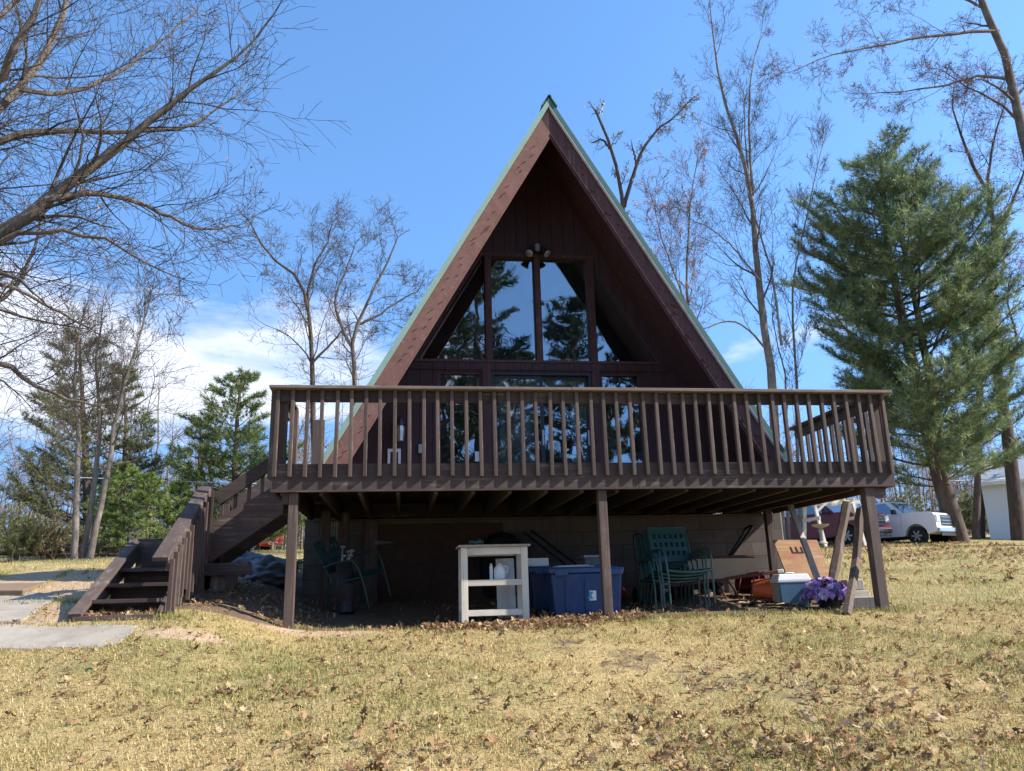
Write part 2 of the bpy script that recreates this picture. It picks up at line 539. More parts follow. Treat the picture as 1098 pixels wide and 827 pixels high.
def ground_mat():
    t = NT('lawn_ground'); v = t.coord((1, 1, 1))
    big = t.noise(v, .45, 5, .6); mid = t.noise(v, 2.6, 6, .7); fine = t.noise(v, 38, 4, .7)
    straw = t.ramp(fine, [(.25, (.17, .115, .05)), (.5, (.38, .28, .125)), (.78, (.56, .44, .22))])
    green = t.ramp(fine, [(.25, (.075, .085, .03)), (.6, (.19, .20, .075)), (.8, (.30, .30, .13))])
    gm = t.ramp(t.math('ADD', t.math('MULTIPLY', big, .6), t.math('MULTIPLY', mid, .5)), [(.50, 0.0), (.68, .75)])
    col = t.mix(gm, straw, green)
    vc = t.n('ShaderNodeVertexColor', layer_name='Col')
    sp = t.n('ShaderNodeSeparateColor'); t.l(vc.outputs[0], sp.inputs[0])
    soil = t.ramp(t.noise(v, 7, 7, .75), [(.3, (.09, .06, .04)), (.6, (.18, .122, .08)), (.8, (.27, .19, .13))])
    sand = t.ramp(t.noise(v, 9, 6, .7), [(.3, (.34, .23, .14)), (.7, (.50, .37, .24))])
    edge = t.math('ADD', sp.outputs[0], t.math('MULTIPLY', t.math('SUBTRACT', mid, .5), .9))
    col = t.mix(t.ramp(edge, [(.4, 0.0), (.6, 1.0)]), col, soil)
    edge2 = t.math('ADD', sp.outputs[1], t.math('MULTIPLY', t.math('SUBTRACT', mid, .5), .9))
    col = t.mix(t.ramp(edge2, [(.4, 0.0), (.6, 1.0)]), col, sand)
    h = t.math('ADD', fine, t.math('MULTIPLY', mid, 1.5)); t.bump(h, .7, .03)
    return t.base(col, .95, .1)


M['ground'] = ground_mat()

# ================================================================== A-FRAME HOUSE
S3 = math.sqrt(3)
AX, AZ = .06, 6.56            # ridge line
YR, YF, YB = 2.19, 3.44, 12.4   # roof edge, gable wall, back
house = thing('a_frame_house', 'steep A-frame cabin with maroon gable, mint metal roof edges and tall dark windows', 'house', (AX, YF, -.05))


def rake(sg, off0, off1, y0, y1, zlo, mb, ztop_trim=0.0):
    """slab lying in a roof slope: off = depth measured inwards, square to the slope"""
    # vertical drop equals off / cos60
    a0, a1 = off0 * 2, off1 * 2
    zt0, zt1 = AZ - a0, AZ - a1
    poly = [(AX, zt0), (AX + sg * (zt0 - zlo) / S3, zlo), (AX + sg * (zt1 - zlo) / S3, zlo), (AX, zt1)]
    mb.prism(poly, (0, y0, 0), (1, 0, 0), (0, 0, 1), (0, y1 - y0, 0))


ZL = .285
for sg in (-1, 1):
    mb = MB(); rake(sg, .0, .10, YR + .03, YB, ZL, mb)
    rf = mb.build('roof', M['dark_green_metal'], house)
    mb = MB(); rake(sg, -.012, .060 if sg < 0 else .055, YR - .055, YR + .03, ZL - .02, mb)
    mb.build('drip_edge', M['green_metal'] if sg < 0 else M['dark_green_metal'], rf)
    if sg > 0:
        mb = MB(); rake(sg, .057, .074, YR - .05, YR + .02, ZL, mb)
        o = mb.build('edge_strip', M['white_plastic'], rf); o['label'] = 'thin white lip under the metal edge'
    # standing ribs of the metal
    mb = MB()
    for k in range(24):
        y = YR + .25 + k * .42
        p0 = Vector((AX + sg * .02, y, AZ + .0)); p1 = Vector((AX + sg * (AZ - ZL) / S3, y, ZL))
        mb.bar(p0, p1, .03, .05)
    mb.build('roof_rib', M['dark_green_metal'], rf)
    mb = MB(); rake(sg, .063 if sg < 0 else .085, .300, YR + .0, YR + .045, ZL, mb)
    bb = mb.build('bargeboard', M['barge'] if sg < 0 else M['trim'], house, bevel=.004)  # left board paler as sunlit, right darker as shaded, both by colour
    mb = MB(); rake(sg, .302, .335, YR + .012, YR + .05, ZL, mb)
    mb.build('trim_strip', M['barge'] if sg < 0 else M['trim'], bb)
    # split, lifted slivers of the board: each throws its own long shadow
    mb = MB(); g = random.Random(3 if sg < 0 else 4)
    n = 46
    d = Vector((sg * .5, 0, -S3 / 2)); inn = Vector((-sg * S3 / 2, 0, -.5))
    for k in range(n):
        if g.random() < .22: continue
        s = .9 + k * (6.1 / n) + g.uniform(-.05, .05); o0 = .205 + g.uniform(-.06, .05)
        c = Vector((AX, YR, AZ)) + d * s + inn * o0
        L = g.uniform(.008, .06) * g.choice((.7, 1, 1.5))
        e = Vector((.80, 0, .6)) if sg < 0 else Vector((-.8, 0, .6))
        q = Vector((-e.z, 0, e.x))
        v = [c - e * L, c + e * L, c + q * .018, c + e * L * .6 + Vector((0, -.022, 0)) + q * .006, c - e * L * .5 + Vector((0, -.012, 0)) + q * .006]
        mb.add(v, [(0, 1, 2), (0, 4, 3, 1), (1, 3, 2), (3, 4, 2), (4, 0, 2)])
    mb.build('splinters', M['barge'] if sg < 0 else M['trim'], bb)['kind'] = 'stuff'
    # boarded underside of the overhang
    mb = MB(); rake(sg, .102, .115, YR + .05, YF + .2, ZL, mb); mb.build('soffit', M['trim'], house)
# ridge cap
mb = MB()
for sg in (-1, 1):
    mb.bar((AX + sg * .01, YR - .10, AZ + .028), (AX + sg * .01, YB, AZ + .028), .04, .02)
    mb.prism([(AX, AZ + .05), (AX + sg * .11, AZ + .05 - .19), (AX + sg * .13, AZ + .05 - .185), (AX, AZ + .075)], (0, YR - .075, 0), (1, 0, 0), (0, 0, 1), (0, YB - YR, 0))
mb.build('ridge_cap', M['dark_green_metal'], house)

# gable wall with its openings
zi = AZ - .22
CX = -.003                    # middle mullion
WB, WT, WZ0, WZ1 = 2.003, .929, 2.552, 4.375
upw = [(CX - WB, WZ0), (CX + WB, WZ0), (CX + WT, WZ1), (CX - WT, WZ1)]
lw = [(-1.675, .34), (-.965, .34), (-.965, 2.357), (-1.675, 2.357)]
dw = [(-.829, .29), (.839, .29), (.839, 2.357), (-.829, 2.357)]
rw = [(.975, .34), (1.68, .34), (1.68, 2.357), (.975, 2.357)]
holed('gable_wall', [(AX - (zi - .24) / S3, .24), (AX + (zi - .24) / S3, .24), (AX, zi)], [upw, lw, dw, rw], YF, .16, M['siding'], house)
mb = MB(); mb.box(-3.3, 3.4, YF + .6, YB - .1, .18, .26); mb.build('floor', M['soot'], house)
holed('back_wall', [(AX - (zi - .2) / S3, .2), (AX + (zi - .2) / S3, .2), (AX, zi)], [], YB - .2, .15, M['siding'], house)


def pane(poly, y, parent, name='pane'):
    MB().prism(poly, (0, y, 0), (1, 0, 0), (0, 0, 1), (0, .012, 0)).build(name, M['glass'], parent)


# tall trapezoid window
wf = MB()
wf.box(CX - WB - .04, CX + WB + .04, YF - .025, YF + .10, WZ0 - .045, WZ0 - .001)        # sill
win = wf.build('gable_window', M['trim'], house, bevel=.004)
mb = MB()
for x in (-.839, CX, .911):
    w = .112 if x != CX else .102
    mb.box(x - w / 2, x + w / 2, YF - .02, YF + .12, WZ0, WZ1 - .001)
mb.build('mullion', M['trim'], win, bevel=.004)
mb = MB(); mb.box(CX - WT - .05, CX + WT + .05, YF - .022, YF - .002, WZ1 + .001, WZ1 + .05); mb.build('head_trim', M['trim'], win)
ya = YF + .085
sl = (WB - WT) / (WZ1 - WZ0)
pane([(CX - WB + .02, WZ0), (-.896, WZ0), (-.896, min(WZ1, WZ0 + ((-.896) - (CX - WB)) / sl))], ya, win)
pane([(-.782, WZ0), (-.055, WZ0), (-.055, WZ1), (-.782, WZ1)], ya, win)
pane([(.049, WZ0), (.854, WZ0), (.854, WZ1), (.049, WZ1)], ya, win)
pane([(.968, WZ0), (CX + WB - .02, WZ0), (.968, min(WZ1, WZ0 + ((CX + WB) - .968) / sl))], ya, win)


def side_window(h):
    (x0, z0), (x1, _), (_, z1), _ = h
    m = MB(); t = .045
    m.box(x0, x0 + t, YF + .02, YF + .12, z0, z1); m.box(x1 - t, x1, YF + .02, YF + .12, z0, z1)
    m.box(x0 + t, x1 - t, YF + .022, YF + .12, z0, z0 + t); m.box(x0 + t, x1 - t, YF + .022, YF + .12, z1 - t, z1)
    w = m.build('window', M['trim'], house, bevel=.003)
    pane([(x0 + t, z0 + t), (x1 - t, z0 + t), (x1 - t, z1 - t), (x0 + t, z1 - t)], YF + .07, w)
    return w


wl = side_window(lw); side_window(rw)
# notice taped inside the left pane, pale note by the door
mb = MB(); mb.box(-1.09, -1.02, YF + .062, YF + .066, .90, 1.06); mb.build('notice', M['paper'], wl)
# sliding door
m = MB(); x0, x1, z0, z1 = -.829, .839, .29, 2.357; t = .05
m.box(x0, x0 + t, YF + .01, YF + .14, z0, z1); m.box(x1 - t, x1, YF + .01, YF + .14, z0, z1)
m.box(x0 + t, x1 - t, YF + .012, YF + .14, z0, z0 + .05); m.box(x0 + t, x1 - t, YF + .012, YF + .14, z1 - .05, z1)
door = m.build('sliding_door', M['dark_plastic'], house, bevel=.003)
for a, b, yy in ((x0 + t, .03, YF + .05), (-.015, x1 - t, YF + .085)):
    m = MB(); s = .055; z0b, z1b = z0 + .052, z1 - .052
    m.box(a, a + s, yy, yy + .03, z0b, z1b); m.box(b - s, b, yy, yy + .03, z0b, z1b)
    m.box(a + s, b - s, yy + .001, yy + .03, z0b, z0b + s); m.box(a + s, b - s, yy + .001, yy + .03, z1b - s, z1b)
    lf = m.build('door_leaf', M['dark_plastic'], door)
    pane([(a + s, z0b + s), (b - s, z0b + s), (b - s, z1b - s), (a + s, z1b - s)], yy + .012, lf)
    if a < 0:
        MB().box(b - .04, b - .015, yy - .03, yy - .001, 1.15, 1.40).build('handle', M['steel'], lf, bevel=.006)
# pale frilled valance behind the top of the door glass
b = MB(); nw = 60; pts = []
for i in range(nw + 1):
    x = -.75 + 1.50 * i / nw; pts.append((x, YF + .150 + .015 * math.sin(i * 1.3), 2.06 + .035 * abs(math.sin(i * .42))))
v = [q for q in pts] + [(q[0], q[1], 2.26) for q in pts]
v += [(q[0], q[1] + .004, q[2]) for q in v]; m_ = nw + 1
f = []
for i in range(nw): f += [(i, i + 1, m_ + i + 1, m_ + i), (2 * m_ + i, 3 * m_ + i, 3 * m_ + i + 1, 2 * m_ + i + 1)]
b.add(v, f); b.build('valance', M['paper'], door)
for x0c, x1c in ((-.76, -.12), (.50, .78)):
    b = MB(); n_ = 22; v = []
    for zc in (.30, 2.05): v += [(x0c + (x1c - x0c) * i / n_, YF + .175 + .022 * math.sin(i * 1.5), zc) for i in range(n_ + 1)]
    v += [(q[0], q[1] + .004, q[2]) for q in v]; m_ = n_ + 1; f = []
    for i in range(n_): f += [(i, i + 1, m_ + i + 1, m_ + i), (2 * m_ + i, 3 * m_ + i, 3 * m_ + i + 1, 2 * m_ + i + 1)]
    b.add(v, f); b.build('curtain', M['white_plastic'], door)
# mullion boards between door and side windows, rail above
for a, b in ((-.962, -.832), (.842, .972)):
    MB().box(a, b, YF - .03, YF - .001, .29, 2.498).build('casing', M['trim'], house, bevel=.004)
mb = MB(); mb.box(-2.2, 2.2, YF - .02, YF - .001, 2.38, 2.498)
mb.build('belt_board', M['siding'], house)

# twin floodlight over the window
fl = MB().box(-.105, .10, YF - .05, YF - .001, 4.45, 4.55).build('floodlight', M['black_metal'], house, bevel=.01)
for sx in (-1, 1):
    b = MB(); c = Vector((CX + sx * .11, YF - .15, 4.44)); d = Vector((sx * .5, -.45, -.85)).normalized()
    b.tube([c - d * .10, c - d * .05, c + d * .03, c + d * .10], [.03, .045, .055, .085], 12)
    b.bar((CX + sx * .05, YF - .04, 4.50), c - d * .05, .025, .025)
    h = b.build('lamp_head', M['black_metal'], fl, sm=True)
    e = MB(); e.tube([c + d * .101, c + d * .112], [.07, .055], 12); e.build('bulb', M['steel'], h, sm=True)
b = MB(); b.tube([(CX, YF - .05, 4.54), (CX, YF - .10, 4.53), (CX, YF - .14, 4.46)], [.05, .06, .04], 10)
b.build('sensor', M['steel'], fl, sm=True)
# coach lantern left of the windows
b = MB(); b.box(-2.31, -2.21, YF - .03, YF - .001, 1.33, 1.55)
b.bar((-2.26, YF - .03, 1.53), (-2.26, YF - .15, 1.57), .02, .02)
ln = b.build('wall_lantern', M['black_metal'], house, bevel=.006)
MB().lathe([(.012, 1.57), (.05, 1.53), (.085, 1.43)], (-2.26, YF - .14, 0), 8).build('cap', M['black_metal'], ln)
MB().lathe([(.06, 1.428), (.07, 1.35), (.05, 1.19)], (-2.26, YF - .14, 0), 8).build('lantern_glass', M['steel'], ln)
# cat flap and outlet plates
b = MB(); x0, x1, z0, z1 = -2.45, -2.25, .80, 1.09
b.box(x0, x0 + .04, YF - .03, YF - .001, z0, z1); b.box(x1 - .04, x1, YF - .03, YF - .001, z0, z1)
b.box(x0 + .04, x1 - .04, YF - .03, YF - .001, z0, z0 + .05); b.box(x0 + .04, x1 - .04, YF - .03, YF - .001, z1 - .05, z1)
cf = b.build('pet_door', M['white_plastic'], house, bevel=.004)
MB().box(x0 + .041, x1 - .041, YF - .014, YF - .002, z0 + .051, z1 - .051).build('flap', M['dark_plastic'], cf)
MB().box(-1.98, -1.90, YF - .03, YF - .001, 1.02, 1.16).build('outlet_box', M['steel'], house, bevel=.004)

# block basement wall below, boarded door in it
YW = 3.0
fw = MB(); fw.box(-3.60, 3.62, YW, YW + .2, -1.62, -.02); fw.box(3.42, 3.62, YW + .2, YB - .3, -1.62, .15); fw.box(-3.60, -3.40, YW + .2, YB - .3, -1.62, .15)
fnd = fw.build('foundation_wall', M['block'], house)
cd = MB().box(-2.55, -.75, YW - .04, YW - .001, -1.50, -.10).build('cellar_door', M['osb'], house)
MB().box(-2.75, -2.56, YW - .05, YW - .001, -1.52, -.06).build('door_post', M['weathered'], cd)
b = MB(); b.prism([(-2.62, -.33), (-2.50, -.335), (-2.33, -.36), (-2.50, -.385), (-2.62, -.39)], (0, YW - .055, 0), (1, 0, 0), (0, 0, 1), (0, .012, 0)); b.build('hinge', M['tarp'], cd)
b = MB(); b.box(-1.20, -1.03, YW - .06, YW - .042, -.405, -.355); b.box(-1.13, -1.08, YW - .085, YW - .061, -.42, -.34); b.build('latch', M['steel'], cd)
# pale added slab: sunlight on the basement wall's end put into colour
MB().box(3.625, 3.645, YW + .0, YW + 2.2, -1.4, .0).build('sunlit_end', M['grey_plank'], fnd)

# ================================================================== DECK
DX = 3.58
deck = thing('raised_deck', 'raised brown timber deck with slatted railing in front of the A-frame cabin', 'deck', (0, .1, -1.42))
# joists and beam
for k in range(18):
    x = -3.50 + k * 7.0 / 17
    mb = MB().box(x - .02, x + .02, .045, YW - .052, -.03, .238); mb.build('joist', M['joist_wood'], deck)
mb = MB()
mb.box(-3.5, 3.5, YW - .05, YW - .003, .0, .20); mb.build('ledger', M['deck_wood'], deck)
mb = MB()
y = .045; k = 0
while y < YF - .15:
    half = min(DX, 99)
    y1 = y + .138
    xr = DX
    mb.box(-xr + .001, xr - .001, y, y1, .242, .28); y += .143
mb.build('floor_boards', M['deck_wood'], deck)
# fascia: front, left and right
for a, b_ in ((-DX - .04, .447), (.45, DX + .04)):
    MB().box(a, b_, 0, .04, .0, .305).build('fascia', M['deck_wood'], deck, bevel=.004)
MB().box(-DX - .04, -DX, .042, YR - .06, .002, .30).build('fascia', M['deck_wood_deep'], deck, bevel=.004)
MB().box(DX, DX + .04, .042, YR - .06, .002, .30).build('fascia', M['deck_wood_deep'], deck, bevel=.004)
# top rail boards and caps
for a, b_ in ((-DX - .04, -1.153), (-1.15, 1.247), (1.25, DX + .04)):
    MB().box(a, b_, .001, .04, 1.0, 1.128).build('top_rail', M['deck_wood'], deck, bevel=.003)
for a, b_, dz in ((-DX - .09, -.302, .0), (-.30, DX + .12, .003)):
    MB().box(a, b_, -.095, .085, 1.13, 1.166 + dz).build('rail_cap', M['cap_wood'], deck, bevel=.006)
LE = 1.02
MB().box(-DX - .04, -DX, .042, LE, 1.0, 1.128).build('top_rail', M['deck_wood_deep'], deck, bevel=.003)
MB().box(-DX - .095, -DX + .085, .088, LE + .03, 1.13, 1.166).build('rail_cap', M['deck_wood_deep'], deck, bevel=.006)
MB().box(DX, DX + .04, .042, YR - .02, 1.0, 1.128).build('top_rail', M['deck_wood_deep'], deck, bevel=.003)
MB().box(DX - .085, DX + .095, .088, YR + .0, 1.13, 1.166).build('rail_cap', M['deck_wood_deep'], deck, bevel=.006)
# balusters: every one its own part
NB = 46
bal = None
gb = random.Random(8)
for k in range(NB):
    x = -DX + .0 + k * (2 * DX) / (NB - 1)
    if bal is None:
        bal = MB().box(-.02, .02, -.05, -.001, .155, 1.127).build('baluster', M['deck_wood_upright'], deck, bevel=.003, world=False)
        bal.parent = deck
        b0 = bal
    else:
        b0 = bal.copy(); COL.objects.link(b0); b0.parent = deck
    b0.location = (x - deck.location.x + gb.uniform(-.004, .004), 0 - deck.location.y, -deck.location.z + gb.uniform(-.006, .006))
    b0.rotation_euler = (gb.uniform(-.006, .006), gb.uniform(-.008, .008), gb.uniform(-.05, .05))
for sg, y1 in ((-1, LE), (1, YR - .1)):
    y = .11
    while y < y1:
        b0 = bal.copy(); COL.objects.link(b0); b0.parent = deck
        b0.rotation_euler = (0, 0, sg * math.pi / 2)
        b0.location = (sg * (DX + .04) - deck.location.x, y - deck.location.y, -deck.location.z)
        y += .165
# corner and stair newels
for x, y, z1 in ((-DX + .05, .09, 1.128), (DX - .05, .09, 1.128), (-DX + .05, LE - .05, 1.128)):
    MB().box(x - .045, x + .045, y - .045, y + .045, .282, z1).build('newel', M['deck_wood_upright'], deck, bevel=.004)
MB().box(-3.44, -3.28, 2.08, 2.12, .282, 1.25).build('end_board', M['deck_wood_upright'], deck, bevel=.004)
for k in range(4):
    x = -3.56 + .04; y = 2.02 + .0
# posts
for (x, y, w, zt, lean) in ((-3.38, .10, .098, -.001, .0), (.03, .10, .10, -.001, .0), (3.30, .10, .115, -.001, .015),
                            (-3.22, 2.1, .11, .012, 0), (-2.98, 2.35, .10, .012, 0), (3.30, 2.75, .10, .012, 0)):
    zb = G(x, y) - .35
    MB().bar((x - lean, y, zb), (x, y, zt), w, w, (0, 1, 0)).build('post', M['deck_wood_upright'], deck, bevel=.005)
for x0, x1 in ((-3.50, -3.432), (3.36, 3.52)):
    MB().box(x0, x1, .055, .14, -.12, -.002).build('post_block', M['deck_wood'], deck, bevel=.004)

# ================================================================== STAIRS
st = thing('staircase', 'brown timber staircase with slanted handrail turning up to the left end of the deck', 'staircase', (-4.9, .3, -1.25))
XR, XL = -4.53, -5.20
# lower flight: treads, added risers, stringers
trd = [(-.42, -1.06), (-.06, -.905), (.30, -.745)]
for y, z in trd:
    MB().box(XL + .03, XR - .03, y, y + .27, z - .038, z).build('tread', M['deck_wood'], st, bevel=.004)
for y, z in trd:  # boards added so the open steps read dark beneath
    MB().box(XL + .03, XR - .03, y + .20, y + .225, z - .17, z - .04).build('riser', M['deck_wood'], st, bevel=.003)
MB().box(XL - .02, XR + .02, -.64, -.58, -1.40, -1.205).build('sill_board', M['deck_wood'], st, bevel=.004)
MB().box(XL + .03, XR - .03, .86, .90, -.95, -.42).build('riser', M['deck_wood'], st, bevel=.004)
MB().box(XL + .03, XR - .03, .60, .855, -.785, -.747).build('tread', M['deck_wood'], st, bevel=.004)
ld = MB()
for k in range(8):
    ld.box(XL, XR + .1, .905 + k * .135, .905 + k * .135 + .13, -.44, -.402)
ld.build('landing', M['deck_wood'], st, bevel=.003)
for x, nm in ((XL, 'l'), (XR, 'r')):
    b = MB(); b.prism([(-.66, -1.34), (-.50, -1.34), (.88, -.66), (.88, -.40), (.84, -.40)], (x - .02, 0, 0), (0, 1, 0), (0, 0, 1), (.04, 0, 0))
    b.build('stringer', M['deck_wood_deep'], st, bevel=.003)
b = MB(); b.bar((XL - .0, -.64, -1.20), (XL - .0, .82, -.45), .12, .04, (0, 0, 1)); b.build('stringer_cap', M['deck_wood_deep'], st, bevel=.004)
# skirt below the landing
b = MB()
for x0, x1, y0, y1 in ((XL + .02, XR + .1, 1.93, 1.96), (XL, XL + .03, .93, 1.93)):
    b.box(x0, x1, y0, y1, -.95, -.442)
b.build('skirt', M['deck_wood_deep'], st)
MB().box(XR + .0, -3.95, 1.02, 1.06, -.82, -.68).build('base_board', M['deck_wood'], st, bevel=.004)
MB().box(XR + .12, XR + .27, 1.08, 1.9, -1.0, -.70).build('base_block', M['weathered'], st)
# right handrail of the lower flight
y0, z0, y1, z1 = -.52, -.70, 1.06, .215
xh = XR + .005
b = MB(); b.bar((xh, y0, z0), (xh, y1, z1), .15, .045, (0, 0, 1)); b.build('hand_rail', M['deck_wood_deep'], st, bevel=.005)
b = MB(); b.bar((xh + .06, y0 + .05, z0 - .06), (xh + .06, y1 - .02, z1 - .075), .035, .09, (0, 0, 1)); b.build('rail_board', M['deck_wood_deep'], st, bevel=.003)
for k in range(12):
    y = y0 + .06 + k * .131
    zz = z0 + (y - y0) / (y1 - y0) * (z1 - z0)
    zb = max(zz - .62, G(XR, y) - .02) if k < 5 else zz - .80
    MB().box(xh + .08, xh + .118, y - .019, y + .019, zb, zz - .03).build('baluster', M['deck_wood_upright'], st, bevel=.003)
for y, zz in ((.18, -.30), (1.05, .19)):
    MB().box(xh - .035, xh + .05, y - .045, y + .045, G(XR, y) - .1, zz).build('newel', M['deck_wood_upright'], st, bevel=.004)
# upper flight
ys0, ys1 = 1.06, 1.92
for y in (ys0, ys1):
    b = MB(); b.prism([(-3.625, .28), (-4.52, -.26), (-4.52, -.66), (-4.40, -.66), (-3.625, -.12)], (0, y - .02, 0), (1, 0, 0), (0, 0, 1), (0, .04, 0))
    b.build('stringer', M['deck_wood'], st, bevel=.004)
for k in range(4):
    x = -3.78 - k * .23; z = .13 - k * .14
    MB().box(x - .13, x + .13, ys0 + .022, ys1 - .022, z - .038, z).build('tread', M['deck_wood_deep'], st, bevel=.003)
for y in (ys0 - .0, ys1):
    b = MB(); b.bar((-3.63, y, .60), (-4.40, y, .055), .045, .15, (0, 0, 1)); b.build('hand_rail', M['deck_wood'], st, bevel=.004)
    for k in range(5):
        x = -3.74 - k * .15; zr = .60 + (x + 3.63) / (.77) * .545
        MB().box(x - .018, x + .018, y + .021, y + .055, zr - .40, zr + .03).build('baluster', M['deck_wood_upright'], st)
b = MB(); b.box(-4.50, -4.42, ys1 - .04, ys1 + .04, -.9, .10); b.box(-4.50, -4.42, ys0 + .025, ys0 + .1, -.7, -.25)
b.build('newel', M['deck_wood_upright'], st)

# ================================================================== THINGS UNDER AND AROUND THE DECK
def gpt(px, py, dz=0.0):
    """where a photograph pixel meets the ground"""
    d = at(px, py, CAM[1] + 1) - CAM
    lo, hi = 2.0, 120.0
    for k in np.linspace(2, 120, 1200):
        p = CAM + d * k
        if p[2] < G(p[0], p[1]) + dz: hi = k; lo = k - .1; break
    for _ in range(30):
        m = (lo + hi) / 2; p = CAM + d * m
        if p[2] < G(p[0], p[1]) + dz: hi = m
        else: lo = m
    return CAM + d * hi


# ---- white cart
cart = thing('shelf_cart', 'white painted wooden cart with open shelves and a thin grey top under the deck', 'cart', (-1.18, .56, G(-1.18, .5)))
x0, x1, y0, y1, zb, zt = -1.56, -.80, .36, .80, G(-1.18, .4) - .03, -.595
for x in (x0, x1 - .075):
    for y in (y0, y1 - .06):
        MB().box(x, x + .075, y, y + .06, zb, zt).build('leg', M['white_wood'], cart, bevel=.004)
MB().box(x0 - .03, x1 + .03, y0 - .03, y1 + .03, zt + .001, zt + .026).build('top', M['grey_plank'], cart, bevel=.004)
for a in (y0 + .005, y1 - .03):
    MB().box(x0 + .076, x1 - .076, a, a + .025, zt - .085, zt - .001).build('apron', M['white_wood_x'], cart, bevel=.003)
for z in (-.975, -1.30):
    b = MB()
    for k in range(3):
        yy = y0 + .034 + k * .125; b.box(x0 + .005, x1 - .005, yy + .03, yy + .145, z + .001, z + .018)
    b.box(x0 + .076, x1 - .076, y0 + .004, y0 + .028, z - .045, z + .02)
    b.box(x0 + .076, x1 - .076, y1 - .028, y1 - .004, z - .045, z + .0)
    b.build('shelf', M['white_wood_x'], cart, bevel=.003)
# jug on the shelf
jz = -.956
jug = thing('plastic_jug', 'white plastic jug with a tan cap on the middle shelf of the white cart', 'jug', (-1.12, .58, jz))
MB().lathe([(.055, 0), (.068, .01), (.07, .10), (.062, .135), (.032, .165), (.024, .18)], (-1.10, .56, jz), 16).build('bottle', M['white_plastic'], jug, sm=True)
MB().tube([(-1.045, .56, jz + .06), (-1.01, .55, jz + .09), (-1.01, .55, jz + .14), (-1.06, .56, jz + .155)], .012, 8).build('handle', M['white_plastic'], jug, sm=True)
MB().lathe([(.028, .18), (.028, .20), (.02, .205)], (-1.10, .56, jz), 12).build('cap', M['cardboard'], jug, sm=True)
b = MB(); b.box(-1.215, -1.18, .55, .61, jz, jz + .16); b.box(-1.21, -1.185, .56, .60, jz + .16, jz + .185)
tag(b.build('spray_carton', M['white_plastic'], bevel=.006), 'narrow pale carton beside the jug on the white cart', 'carton')
# green glass ornament on top
gz0 = -.568
b = MB(); b.blob((-1.40, .52, gz0 + .03), (.055, .035, .032), 4, 2, .2); b.blob((-1.34, .52, gz0 + .038), (.03, .028, .04), 5, 2, .1)
for dx in (-.05, -.02, .01): b.box(-1.40 + dx - .006, -1.40 + dx + .006, .50, .512, gz0, gz0 + .03)
tag(b.build('garden_ornament', M['green_frame'], sm=True), 'small green ornament on top of the white cart', 'ornament')
# white panel leaning behind the cart
b = MB(); b.bar((-.98, .93, G(-1, .93) - .01), (-.98, 1.03, -.70), .22, .015, (0, 1, 0))
tag(b.build('propped_board', M['white_plastic']), 'narrow white board propped upright behind the white cart', 'board')


# ---- blue totes
def tote(name_label, x0, x1, y0, y1, zb, zt, sticker):
    t = thing('storage_tote', name_label, 'tote', ((x0 + x1) / 2, (y0 + y1) / 2, zb))
    cx, cy = (x0 + x1) / 2, (y0 + y1) / 2; hx, hy = (x1 - x0) / 2, (y1 - y0) / 2
    b = MB(); v = []
    for k, z in ((.90, zb), (.985, zt)):
        v += [(cx - hx * k, cy - hy * k, z), (cx + hx * k, cy - hy * k, z), (cx + hx * k, cy + hy * k, z), (cx - hx * k, cy + hy * k, z)]
    b.add(v, [(3, 2, 1, 0), (4, 5, 6, 7), (0, 1, 5, 4), (1, 2, 6, 5), (2, 3, 7, 6), (3, 0, 4, 7)])
    b.build('body', M['blue_plastic'], t, bevel=.03, seg=3)
    for fx in (-.55, -.02, .5):
        b = MB(); b.bar((cx + fx * hx, cy - hy * .915 - .006, zb + .05), (cx + fx * hx, cy - hy * .975 - .006, zt - .07), .05, .016, (0, 1, 0))
        b.build('rib', M['blue_plastic'], t, bevel=.006)
    b = MB(); b.box(x0 - .012, x1 + .012, y0 - .012, y1 + .012, zt + .001, zt + .055); b.box(x0 + .05, x1 - .05, y0 + .05, y1 - .05, zt + .0555, zt + .075)
    lid = b.build('lid', M['blue_plastic_lid'], t, bevel=.015, seg=3)
    for fx in (-.72, .80):
        MB().box(cx + fx * hx - .075, cx + fx * hx + .075, y0 - .045, y0 - .013, zt - .03, zt + .035).build('latch', M['blue_plastic_lid'], lid, bevel=.012)
    MB().box(cx - .10, cx + .10, y0 + .02, y0 + .035, zb - .0, zb + .02).build('foot_rim', M['blue_plastic_lid'], t)
    if sticker:
        sx = cx + .045; zz = (zb + zt) / 2 - .02
        yf = lambda z: cy - hy * (.90 + .085 * (z - zb) / (zt - zb)) - .004
        q = [(sx - .055, yf(zz - .055), zz - .055), (sx + .055, yf(zz - .055), zz - .055), (sx + .055, yf(zz + .055), zz + .055), (sx - .055, yf(zz + .055), zz + .055)]
        s = MB().add([(a, b_ - d, c) for d in (0, .003) for a, b_, c in q], [(3, 2, 1, 0), (4, 5, 6, 7), (0, 1, 5, 4), (1, 2, 6, 5), (2, 3, 7, 6), (3, 0, 4, 7)]).build('sticker', M['white_plastic'], t)
        c = MB()
        c.box(sx - .047, sx + .015, yf(zz) - .0105, yf(zz) - .006, zz - .035, zz + .045); c.build('sticker_print', M['sticker_teal'], s)
        MB().box(sx + .0, sx + .04, yf(zz) - .0145, yf(zz) - .011, zz - .02, zz + .02).build('sticker_picture', M['paper'], s)
    return t


